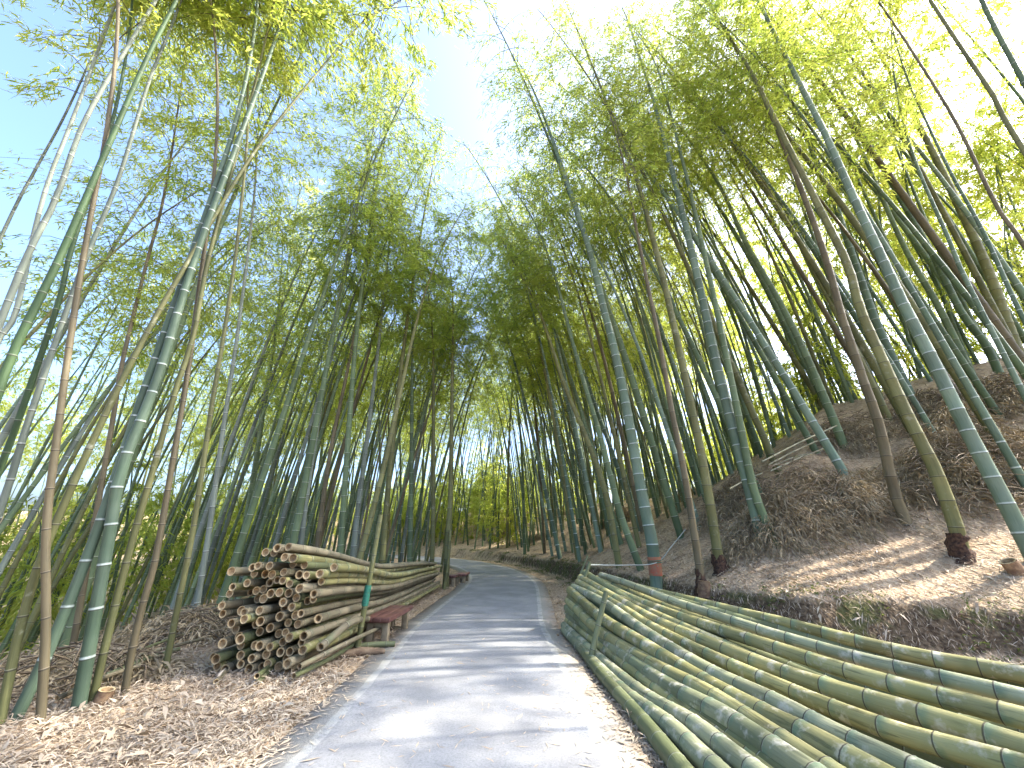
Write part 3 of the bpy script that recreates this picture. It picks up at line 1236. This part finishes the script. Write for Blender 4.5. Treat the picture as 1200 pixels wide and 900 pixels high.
for ri, row in enumerate(rows):
    row.sort(key=lambda p: p[0])
    for ci, (x, z, r) in enumerate(row):
        a = (ci + .5) / len(row) if len(row) > 3 else (x + 3.25) / 1.35
        a = .25 * np.clip((x + 3.25) / 1.35, 0, 1) + .75 * a
        y0 = 4.85 + random.gauss(0, .09) - .25 * max(0, .35 - z)
        y1 = 11.3 + random.gauss(0, .18)
        x1 = -2.95 + 1.1 * a + random.gauss(0, .025)
        zf = max(.05, z * .53 + .02 + random.gauss(0, .01))
        xm = .25 * x + .75 * (-3.12 + 1.2 * a)
        zm = max(.05, z + (zf - z) * .45 - .10 * z)
        # keep the front ends apart, let the tips fan a little
        P = [(x, y0, z), (.72 * x + .28 * xm, y0 + .9, .75 * z + .25 * zm - .01), (xm, 7.7, zm), (.5 * (xm + x1), 9.6, .5 * (zm + zf) - .01), (x1, y1, zf)]
        P[2] = (xm, 7.4, zm)
        rw = "top row" if ri == 0 else "bottom row" if ri == nr - 1 else ordinal(ri + 1) + " row down"
        cc = "only one" if len(row) == 1 else "leftmost" if ci == 0 else "rightmost" if ci == len(row) - 1 else ordinal(ci + 1) + " from the left"
        pole(P, r, r * .72, random.choices(['pole_grey', 'pole_green', 'pole_dark'], [.62, .23, .15])[0],
             f"cut pole {cc} in the left pile's {rw}, sawn end visible", GL, sides=10)
# loose thin poles poking out at the foot of the left pile
LO = [((60, 805), (160, 760), "thin pale pole sticking out lowest at the left pile's left foot"),
      ((275, 775), (400, 690), "thin dark pole, upper of three slanting at the left pile's foot"),
      ((268, 825), (395, 745), "thin pole, middle of three slanting at the left pile's foot"),
      ((262, 858), (400, 780), "thin green pole, lowest of three slanting at the left pile's foot"),
      ((500, 725), (800, 575), "long grey-green pole lying low along the left pile's road side"),
      ((470, 775), (720, 650), "lower dark pole lying along the left pile's road side"),
      ((612, 622), (775, 490), "crooked pole jutting from the left pile beside the tied stake")]
for i, (a, b, lab) in enumerate(LO):
    p = []
    for (cx_, cy_), yy in ((a, 4.45 if i != 6 else 4.75), (b, 5.3)):
        r = ray(240 + cx_ / 4.5, 620 + cy_ / 4.5)
        t = yy / r[1]
        q = EYE + r * t
        q[2] = max(q[2], .035)
        p.append(q)
    p.append(p[1] + (p[1] - p[0]) * .5 + np.array([-.1, .8, 0]))
    p[2][2] = max(p[1][2] * .6, .05)
    rr = .026 if i < 6 else .042
    pole(p, rr, rr * .8, 'pole_dark' if i % 2 else 'pole_grey', lab, GL, sides=8)

# right pile: far ends by the stakes, butts run past the camera's right
RP = [
    ([(745, 688), (803, 702), (873, 719), (920, 730), (997, 750), (1083, 770), (1200, 791)], 7.0, .22, 'pole_green', "backmost cut pole of the right pile, against the bank"),
    ([(704, 674), (733, 683), (785, 703), (827, 717), (897, 740), (920, 747), (1013, 773), (1125, 799), (1200, 817)], 6.9, .28, 'pole_blue', "bluish second pole from the back of the right pile"),
    ([(694, 678), (733, 698), (789, 720), (850, 740), (920, 763), (978, 782), (1074, 810), (1139, 826), (1200, 842)], 6.9, .3, 'pole_green', "thick third pole from the back, above the dark gap in the right pile"),
    ([(680, 677), (733, 708), (771, 729), (827, 752), (920, 789), (997, 814), (1095, 843), (1200, 877)], 6.9, .27, 'pole_green', "yellow-green pole just below the dark gap in the right pile"),
    ([(677, 682), (733, 715), (761, 733), (827, 766), (920, 807), (978, 831), (1060, 861), (1153, 887)], 6.85, .25, 'pole_green', "thick straw-coloured pole across the middle of the right pile"),
    ([(672, 688), (710, 708), (752, 738), (827, 785), (908, 824), (981, 863), (1032, 887), (1060, 900)], 6.85, .23, 'pole_blue', "grey-blue pole below the thick straw one in the right pile"),
    ([(668, 692), (708, 726), (752, 754), (827, 801), (908, 845), (950, 866), (1010, 900)], 6.8, .2, 'pole_green', "sunlit pole crossing behind the shorter stake of the right pile"),
    ([(666, 704), (703, 740), (757, 775), (827, 813), (885, 850), (960, 900)], 6.8, .16, 'pole_green', "green pole tucked under the sunlit one in the right pile"),
    ([(667, 722), (696, 740), (722, 761), (780, 803), (843, 838), (862, 850), (935, 900)], 6.75, .17, 'pole_blue', "grey-green pole below the shorter stake's middle in the right pile"),
    ([(670, 733), (705, 766), (757, 799), (815, 834), (838, 850), (900, 897)], 6.75, .12, 'pole_dark', "dark shaded pole third from the bottom of the right pile"),
    ([(661, 733), (696, 766), (752, 813), (813, 850), (870, 895)], 6.7, .13, 'pole_blue', "smooth blue-green pole second from the road in the right pile"),
    ([(661, 739), (694, 777), (733, 815), (785, 852), (835, 900)], 6.6, .09, 'pole_blue', "pole of the right pile nearest the road surface"),
    ([(676, 765), (700, 794), (724, 818), (752, 844), (795, 898)], 5.9, .06, 'pole_dark', "lowest muddy pole of the right pile on the ground"),
    ([(685, 672), (733, 702), (800, 733), (870, 762), (960, 800), (1060, 838), (1200, 866)], 6.95, .14, 'pole_dark', "shaded pole sunk in the dark gap of the right pile"),
    ([(673, 690), (712, 716), (750, 744), (827, 794), (910, 838), (990, 880)], 6.85, .13, 'pole_dark', "shaded pole hidden under the middle of the right pile"),
    ([(664, 712), (700, 746), (757, 786), (827, 825), (890, 868)], 6.75, .1, 'pole_dark', "shaded pole hidden low in the right pile behind the shorter stake"),
    ([(668, 700), (705, 733), (757, 765), (830, 808), (900, 855), (950, 885)], 6.8, .1, 'pole_green', "yellowish pole half hidden low in the right pile's middle"),
    ([(690, 681), (740, 707), (790, 730), (850, 757), (930, 793), (1040, 830), (1150, 862)], 6.9, .18, 'pole_green', "olive pole edging the dark gap of the right pile"),
    ([(665, 727), (697, 752), (750, 793), (808, 838), (850, 868)], 6.75, .1, 'pole_green', "green pole between the two blue-green road-side poles of the right pile"),
]
GR = "cut bamboo poles piled on the right of the road"
_names = ["between the two backmost poles", "between the bluish pole and the third from back", "beneath the yellow-green pole by the dark gap",
          "beneath the thick straw-coloured pole", "beneath the grey-blue pole", "beneath the sunlit pole behind the shorter stake"]
for _i in range(6):
    pa, pb = catmull(np.c_[np.array(RP[_i][0], float), np.zeros(len(RP[_i][0]))], 6), catmull(np.c_[np.array(RP[_i + 1][0], float), np.zeros(len(RP[_i + 1][0]))], 6)
    qa, qb = resample(pa, np.linspace(0, plen(pa), 8))[0][:, :2], resample(pb, np.linspace(0, plen(pb), 8))[0][:, :2]
    RP.append(([tuple(q) for q in .5 * (qa + qb) + np.array([0, 3])], 6.95, .09, ['pole_dark', 'pole_green'][_i % 2], "shaded pole low in the right pile, " + _names[_i]))
for pix, yf, zn, mat, lab in RP:
    pix = np.array(pix, float)
    rf, rn = ray(*pix[0]), ray(*pix[-1])
    tf, tn = yf / rf[1], (zn - EYE_H) / rn[2]
    L = np.concatenate([[0], np.cumsum(np.hypot(*np.diff(pix, axis=0).T))])
    it = (1 / tf) + (1 / tn - 1 / tf) * L / L[-1]
    P = [EYE + ray(*p) * (1 / i) for p, i in zip(pix, it)]
    d = P[-1] - P[-2]
    d /= np.linalg.norm(d)
    e = P[-1] + d * random.uniform(1.2, 2.0)
    e[2] = max(e[2], gz(e[0], e[1]) + .06, .06)
    P.append(e)
    P = np.array(P)
    P[:, 2] = np.maximum(P[:, 2], .05)
    P = P[[0] + [i for i in range(1, len(P)) if np.linalg.norm(P[i] - P[i - 1]) > .12]]
    r0 = random.uniform(.047, .064) * (.8 if zn < .09 else 1)
    pole(P, r0, r0 * random.uniform(1.3, 1.45), mat, lab, GR, sides=16, npm=3.6, cap0=True, cap1=True)


# ------------------------------------------------------------------ stakes, ties, rope
def stake(a, b, r, mat, label, group=None, tie=None):
    a, b = np.array(a, float), np.array(b, float)
    mid = .5 * (a + b) + np.array([random.gauss(0, .012), random.gauss(0, .012), 0])
    m = pole([a, mid, b], r, r * .85, mat, label, group, sides=10, npm=5, cap0=False, cap1=True, name="stake")
    m["category"] = "stake"
    if tie:
        d = (b - a) / np.linalg.norm(b - a)
        c = a + d * tie - a
        P = np.array([c + d * k for k in np.linspace(-.12, .12, 9)])
        v, q, uv = tube(P, r * 1.12 + .006 * np.abs(np.sin(np.arange(9) * 1.9)), 10, np.arange(9))
        link("tie", mk_mesh("tie", v, q, uv, [M['tie']]), m)["label"] = "green cord wound round the stake"
    return m


GS = "stakes holding the pole piles"
stake((-1.93, 5.63, -.1), (-1.86, 5.75, 1.62), .035, 'olive', "tall upright stake tied with green cord beside the near bench", GS, .72)
stake((-1.82, 11.5, -.1), (-1.74, 11.6, 1.5), .045, 'olive', "upright stake holding the far end of the left pile", GS)
stake((.77, 6.76, -.08), (1.25, 6.78, .95), .032, 'pole_dark', "slanting stake at the very far end of the right pile", GS)
stake((.83, 5.1, -.08), (1.13, 5.2, .72), .036, 'pole_dark', "shorter thick stake leaning on the right pile's road side", GS)
stake((.92, 8.1, -.1), (1.5, 8.3, .98), .022, 'pole_dark', "thin slanting stake standing behind the right pile's far end", GS)


def path_obj(name, P, r, mat, label, cat, sides=6, group=None):
    C = catmull(np.array(P, float), 8)
    o0 = C[0].copy()
    v, q, uv = tube(C - o0, np.full(len(C), r), sides, np.arange(len(C)), (0, 0, 1.0))
    m = link(name, mk_mesh(name, v, q, uv, [M[mat]]), loc=o0)
    tag(m, label, cat, group)
    return m


b1 = R1[1] + resample(R1[2], np.array([.52]))[0][0]
r1 = R1[3]
top = np.array([1.23, 6.78, .91])
d12 = (b1 - top)
b2 = hit(806, 640) + np.array([0, 0, .35])
path_obj("rope", [top, .5 * (top + b1) - np.array([0, 0, .03]), b1 + np.array([0, -r1, 0]), .5 * (b1 + b2) - np.array([0, 0, .04]), b2], .011, 'rope',
         "pale rope stretched from the slanting stake to the red-painted bamboo", "rope")
ang = np.linspace(0, 2 * math.pi * 2, 26)
path_obj("rope", np.stack([b1[0] + (r1 + .008) * np.cos(ang), b1[1] + (r1 + .008) * np.sin(ang), b1[2] + np.linspace(-.03, .04, 26)], 1), .009, 'tie',
         "green cord knotted round the red-painted bamboo", "cord")


# ------------------------------------------------------------------ benches
def bench(cx, cy, w, l, h, rot, label):
    r = empty("bench", (cx, cy, gz(cx, cy)))
    r.rotation_euler = (0, 0, rot)
    tag(r, label, "bench", "low benches on the left roadside")
    parts = []
    n = 3
    for i in range(n):   # slab scored into boards
        x0 = -w / 2 + i * w / n
        v, q = box(x0 + .002, x0 + w / n - .002, -l / 2, l / 2, h - .05, h)
        parts.append((v, q))
    v, q = box(-w / 2 + .012, w / 2 - .012, -l / 2 + .012, l / 2 - .012, h - .062, h - .012)
    parts.append((v, q))
    V, Q, U, MI = merge(parts)
    bevel(link("seat", mk_mesh("seat", V, Q, None, [M['bench_top']], False), r), .006)
    for s in (-1, 1):    # frame-shaped legs with an opening through each
        y0 = s * (l / 2 - .11)
        lw = w * .82
        ps = [box(-lw / 2, -lw / 2 + .085, y0 - .045, y0 + .045, -.05, h - .064), box(lw / 2 - .085, lw / 2, y0 - .045, y0 + .045, -.05, h - .064),
              box(-lw / 2 + .085, lw / 2 - .085, y0 - .042, y0 + .042, h - .12, h - .066), box(-lw / 2 + .085, lw / 2 - .085, y0 - .042, y0 + .042, -.05, .05)]
        V, Q, U, MI = merge(ps)
        bevel(link("leg", mk_mesh("leg", V, Q, None, [M['bench_leg']], False), r), .006)
    return r


bench(-1.78, 6.45, .36, 1.02, .325, R(-4), "red-brown topped bench against the left pile, nearest the camera")
bench(-1.53, 13.2, .34, .8, .32, R(-4), "small distant red-brown bench at the roadside past the left pile")
bench(-1.72, 12.25, .3, .5, .3, R(-4), "end of a brown bench half hidden by the left pile's far stake")

# ------------------------------------------------------------------ loose things on the ground
GF = "fallen poles on the left forest edge"
for a, b, rr, mat, lab in [((100, 803), (233, 765), .022, 'pole_grey', "long pale fallen pole lying along the left forest edge"),
                           ((110, 812), (205, 778), .03, 'pole_dark', "greenish fallen pole, lower of those at the left forest edge"),
                           ((60, 838), (158, 800), .022, 'pole_grey', "short fallen pole crossing between the left foreground culms"),
                           ((120, 793), (228, 752), .018, 'pole_dark', "thin fallen pole, rearmost at the left forest edge")]:
    p, q = hit(*a), hit(*b)
    p[2] += .1
    q[2] += .14
    pole([p, .5 * (p + q) + np.array([0, 0, .02]), q], rr, rr * .75, mat, lab, GF, sides=8, cap1=True)
p = np.array([-1.93, 5.72, .05])
pole([p, p + (.2, .07, .0), p + (.42, .12, -.005)], .033, .033, 'pole_dark', "short green pole offcut on the ground at the foot of the tied stake", None, sides=10, npm=3, cap1=True)
p = np.array([-2.02, 5.35, .04])
P = catmull(np.array([p, p + (.2, .1, .015), p + (.48, .17, 0)]), 8)
v, q, uv = tube(P - P[0], .045 * np.sin(np.linspace(.5, 2.7, len(P))), 10, np.arange(len(P)), (0, 0, 1.0), 1 + RNG.normal(0, .06, (len(P), 10)))
tag(link("log", mk_mesh("log", v, q, uv, [M['stone']]), loc=P[0]), "short brown rotten log lying by the tied stake at the road edge", "log")


def stump(px, py, r, h, label, tilt=0.0):
    b = hit(px, py)
    P = np.array([(0, 0, -.08), (0, 0, .0), (tilt * h * .5, 0, h * .5), (tilt * h, 0, h)], float)
    wob = 1 + RNG.normal(0, .07, (4, 12))
    m = empty("stump", b)
    tag(m, label, "stump", "cut bamboo stumps")
    v, q, uv = tube(P, np.array([1.25, 1.1, 1.0, .98]) * r, 12, np.arange(4), wob=wob)
    link("stump_wall", mk_mesh("stump_wall", v, q, uv, [M['sheath']]), m)
    d = P[-1] - P[-2]
    d /= np.linalg.norm(d)
    e = P[-1]
    v, q, uv = tube_fixed(np.array([e + d * .001, e + d * .001, e - d * .06, e - d * .061]), np.array([r * .97, r * .74, r * .7, .001]), 12, d, (1, .13, 0))
    link("cut_end", mk_mesh("cut_end", v, q, uv, [M['cut'], M['hollow']], False, np.repeat([0, 1, 1], 12)), m)


stump(117, 826, .06, .1, "pale sawn bamboo stump among the left foreground culms", .2)
stump(1193, 672, .09, .14, "brown broken stump at the right edge of the leafy bank", -.5)
stump(826, 694, .1, .16, "dark crumbling stump at the foot of the brown bamboo pair", .1)
stump(655, 752, .05, .07, "small dark stub at the right road edge by the pile's end", -.6)


# ------------------------------------------------------------------ brush heaps
def brush(px, py, ax, ay, h, n, ntw, label, dry=.0, off=(0, 0)):
    b = hit(px, py)
    b = b + np.array([off[0], off[1], 0])
    b[2] = gz(b[0], b[1])
    r = empty("brush_heap", b)
    tag(r, label, "brush heap", "heaps of dead bamboo brush")
    az = RNG.uniform(0, 6.28, n)
    rad = np.sqrt(RNG.uniform(0, 1, n))
    lump = 1 + .22 * np.sin(3 * az + RNG.uniform(0, 6)) + .14 * np.sin(7 * az + 1)
    lobes = np.array([(RNG.uniform(-.75, .75) * ax, RNG.uniform(-.5, .5) * ay, RNG.uniform(.35, .75), RNG.uniform(.45, 1.0)) for _ in range(9)])
    li = RNG.integers(0, 9, n)
    x = lobes[li, 0] + rad * ax * lobes[li, 2] * np.cos(az) * lump
    y = lobes[li, 1] + rad * ay * lobes[li, 2] * np.sin(az) * lump
    zz = h * .82 * lobes[li, 3] * (1 - rad ** 3) * RNG.uniform(.1, 1.0, n) ** .5 * (1 + .5 * bumps(x + b[0], y + b[1], 6, 8, 4))
    z = terrain(x + b[0], y + b[1]) - b[2] + zz
    P = np.stack([x, y, z], 1)
    O = np.stack([np.cos(az) * rad, np.sin(az) * rad - .2, -.38 + 0 * az], 1)
    D = O + RNG.normal(size=(n, 3)) * .72
    D /= np.linalg.norm(D, axis=1)[:, None]
    v, q = leaf_quads(P, D, RNG.uniform(.1, .26, n), RNG.uniform(.012, .026, n), .4)
    link("dry_leaves", mk_mesh("dry_leaves", v, q, None, [M['dry']], False), r)
    parts = []
    for i in range(ntw * 2):
        a = RNG.uniform(0, 6.28)
        rr = math.sqrt(RNG.uniform(0, .9))
        c = np.array([rr * ax * math.cos(a), rr * ay * math.sin(a), 0])
        c[2] = gz(c[0] + b[0], c[1] + b[1]) - b[2] + h * (1 - rr * rr) * RNG.uniform(.5, 1.05)
        dd = RNG.normal(size=3)
        dd[2] = dd[2] * .35 - .1
        dd /= np.linalg.norm(dd)
        L = RNG.uniform(.3, .8)
        us = np.linspace(-.5, .5, 5)
        pp = c + dd * (us * L)[:, None] + np.array([0, 0, -1]) * (us ** 2 * L * .5)[:, None]
        v, q, uv = tube(pp, np.linspace(.009, .004, 5), 4, us, (0, .2, 1.0))
        parts.append((v, q, None))
    V, Q, U, MI = merge(parts)
    link("twigs", mk_mesh("twigs", V, Q, None, [M['drytwig']]), r)


brush(962, 622, 1.5, .85, 1.0, 14000, 130, "large drooping heap of dead bamboo brush below the cane bundle", off=(.15, .45))
brush(1150, 560, 1.6, .9, .9, 12000, 110, "dark brush heap behind the thickest ringed bamboo at right")
brush(722, 612, .9, .8, .8, 6000, 60, "shadowed brush heap on the slope above the right pile's far end")
brush(1165, 475, 1.6, .9, .65, 9000, 60, "pale straw-coloured brush heap on the upper right slope")
brush(590, 628, .8, .7, .5, 3000, 30, "small dark brush clump on the bank at the far road bend")
brush(232, 745, .9, .8, .45, 5000, 60, "low dry brush heap at the left edge of the left pile")
brush(80, 800, .9, .7, .3, 3500, 45, "thin scatter of dry brush behind the left foreground culms")
brush(852, 590, .8, .7, .45, 4000, 40, "low brush heap behind the white-ringed bamboo on the right slope")

brush(1010, 505, 1.1, .8, .45, 5000, 45, "brush heap uphill of the cane bundle between leaning culms")
brush(1090, 478, 1.0, .7, .4, 4500, 40, "brush heap under the crest left of the bare earth slope")
brush(905, 515, .9, .7, .4, 4500, 40, "brush heap uphill left of the cane bundle")
brush(800, 585, .9, .8, .5, 4500, 40, "brush heap behind the mottled brown bamboo pair")
brush(655, 605, .9, .6, .4, 3500, 35, "brush heap on the far bank left of the slim olive bamboo")
brush(625, 632, .8, .5, .3, 3000, 30, "low brush heap along the far bank foot")
# pale canes lying on the heap
for a, b, lab in [((900, 545), (975, 515), "uppermost pale cane lying on the large brush heap"),
                  ((903, 552), (988, 523), "second pale cane of the bundle on the large brush heap"),
                  ((905, 546), (960, 532), "short green cane of the bundle on the large brush heap"),
                  ((893, 541), (997, 497), "long thin cane of the bundle reaching farthest up the slope"),
                  ((855, 573), (905, 556), "lone pale cane poking out left of the large brush heap")]:
    c = hit(962, 600)
    yy = c[1] + .75
    P = []
    for px in (a, b):
        r = ray(*px)
        P.append(EYE + r * yy / r[1])
    P[1] = P[1] + np.array([.1, .5, .1])
    path_obj("cane", [P[0], .5 * (P[0] + P[1]) + np.array([0, 0, .02]), P[1]], .018, 'cane', lab, "cane", 7, "pale canes on the brush heap")


# ------------------------------------------------------------------ litter and grass (uncountable)
def litter():
    n = 260000
    ang = RNG.uniform(-1.05, 1.05, n)
    dist = 2.2 * (20 / 2.2) ** RNG.uniform(0, 1, n)
    x, y = dist * np.sin(ang), dist * np.cos(ang)
    P2 = np.stack([x, y], 1)
    dr, sr = poly_dist(P2, ROAD)
    e = dr - HW
    keep = (e > .02) | (RNG.random(n) < .012 + .3 * np.clip(1 + e / .3, 0, 1) ** 2)
    keep &= ~((sr < 0) & (e > 9))
    x, y, e = x[keep], y[keep], e[keep]
    z = terrain(x, y)
    z = np.where(e < .04, .034 - .01 * np.abs(np.clip(e + 1.25, 0, 1.25)), z)
    z = z + np.where(e < .04, .003, RNG.uniform(.004, .035, len(x)))
    n = len(x)
    P = np.stack([x, y, z], 1)
    # slope-following direction
    ex = .06
    a = RNG.uniform(0, 6.28, n)
    dx, dy = np.cos(a), np.sin(a)
    dz = np.where(e < .04, 0, (terrain(x + dx * ex, y + dy * ex) - terrain(x, y)) / ex)
    dz = np.clip(dz, -1.5, 1.5) + np.where(e < .04, 0, RNG.normal(0, .28, n))
    D = np.stack([dx, dy, dz], 1)
    D /= np.linalg.norm(D, axis=1)[:, None]
    big = RNG.random(n) < .03
    L = np.where(big, RNG.uniform(.09, .17, n), RNG.uniform(.045, .12, n))
    W = np.where(big, RNG.uniform(.02, .042, n), RNG.uniform(.006, .0125, n))
    S = np.cross(D, np.array([0, 0, 1.0])) + np.where(e < .04, 0, 1)[:, None] * RNG.normal(size=(n, 3)) * np.array([.15, .15, .45])
    S /= np.linalg.norm(S, axis=1)[:, None]
    mid = P + D * (L * .45)[:, None] + np.array([0, 0, 1]) * np.where(e < .04, 0.0, (L * RNG.uniform(0, .2, n)))[:, None]
    V = np.stack([P, mid + S * (W * .5)[:, None], P + D * L[:, None], mid - S * (W * .5)[:, None]], 1).reshape(-1, 3)
    o = link("leaf_litter", mk_mesh("leaf_litter", V, np.arange(4 * n).reshape(-1, 4), None, [M['litter']], False))
    tag(o, "dry fallen bamboo leaves strewn over the banks and road edges", "leaf litter", kind="stuff")


litter()


def bank_grass():
    seg = resample(catmull(np.c_[BANK[3:], np.zeros(len(BANK) - 3)], 8), np.linspace(0, 30, 15000))[0]
    n = len(seg)
    nx_ = RNG.normal(.12, .22, n)
    T = np.gradient(seg, axis=0)
    T /= np.linalg.norm(T, axis=1)[:, None] + 1e-9
    Nr = np.stack([T[:, 1], -T[:, 0]], 1)
    x = seg[:, 0] + Nr[:, 0] * nx_ + RNG.normal(0, .05, n)
    y = seg[:, 1] + Nr[:, 1] * nx_ + RNG.normal(0, .05, n)
    keep = bumps(x, y, 3.0, 8, 7) > .05
    x, y = x[keep], y[keep]
    z = terrain(x, y)
    n = len(x)
    D = RNG.normal(size=(n, 3)) * .6
    D[:, 2] = np.abs(D[:, 2]) * .6 + .35
    D /= np.linalg.norm(D, axis=1)[:, None]
    v, q = leaf_quads(np.stack([x, y, z], 1), D, RNG.uniform(.05, .13, n), RNG.uniform(.01, .022, n), .5)
    o = link("bank_grass", mk_mesh("bank_grass", v, q, None, [M['grass']], False))
    tag(o, "patchy green grass and moss growing along the cut bank edge", "grass", kind="stuff")


bank_grass()

# ------------------------------------------------------------------ light
SUN_EL, SUN_AZ = R(43), R(83)      # azimuth clockwise from +Y (straight ahead)
w = bpy.data.worlds.new("World")
scene.world = w
w.use_nodes = True
nt = w.node_tree
bg = nt.nodes["Background"]
sky = nt.nodes.new("ShaderNodeTexSky")
sky.sky_type = 'NISHITA'
sky.sun_disc = False
sky.sun_elevation = SUN_EL
sky.sun_rotation = SUN_AZ
sky.air_density = .8
sky.dust_density = 5.5
sky.ozone_density = 6.0
nt.links.new(sky.outputs[0], bg.inputs[0])
bg.inputs[1].default_value = .15
sd = bpy.data.lights.new("sun", 'SUN')
so = bpy.data.objects.new("sun", sd)
COL.objects.link(so)
sd.energy = 2.2
sd.angle = R(.5)
sd.color = (1, .93, .82)
dirv = Vector((math.sin(SUN_AZ) * math.cos(SUN_EL), math.cos(SUN_AZ) * math.cos(SUN_EL), math.sin(SUN_EL)))
so.rotation_euler = dirv.to_track_quat('Z', 'Y').to_euler()
so.location = (20, 10, 30)

scene.view_settings.view_transform = 'Standard'
scene.view_settings.look = 'None'
scene.view_settings.exposure = 2.6
scene.view_settings.gamma = 1
c = scene.cycles
c.max_bounces = 12
c.diffuse_bounces = 8
c.transmission_bounces = 10
c.glossy_bounces = 2
c.transparent_max_bounces = 4
c.use_denoising = True
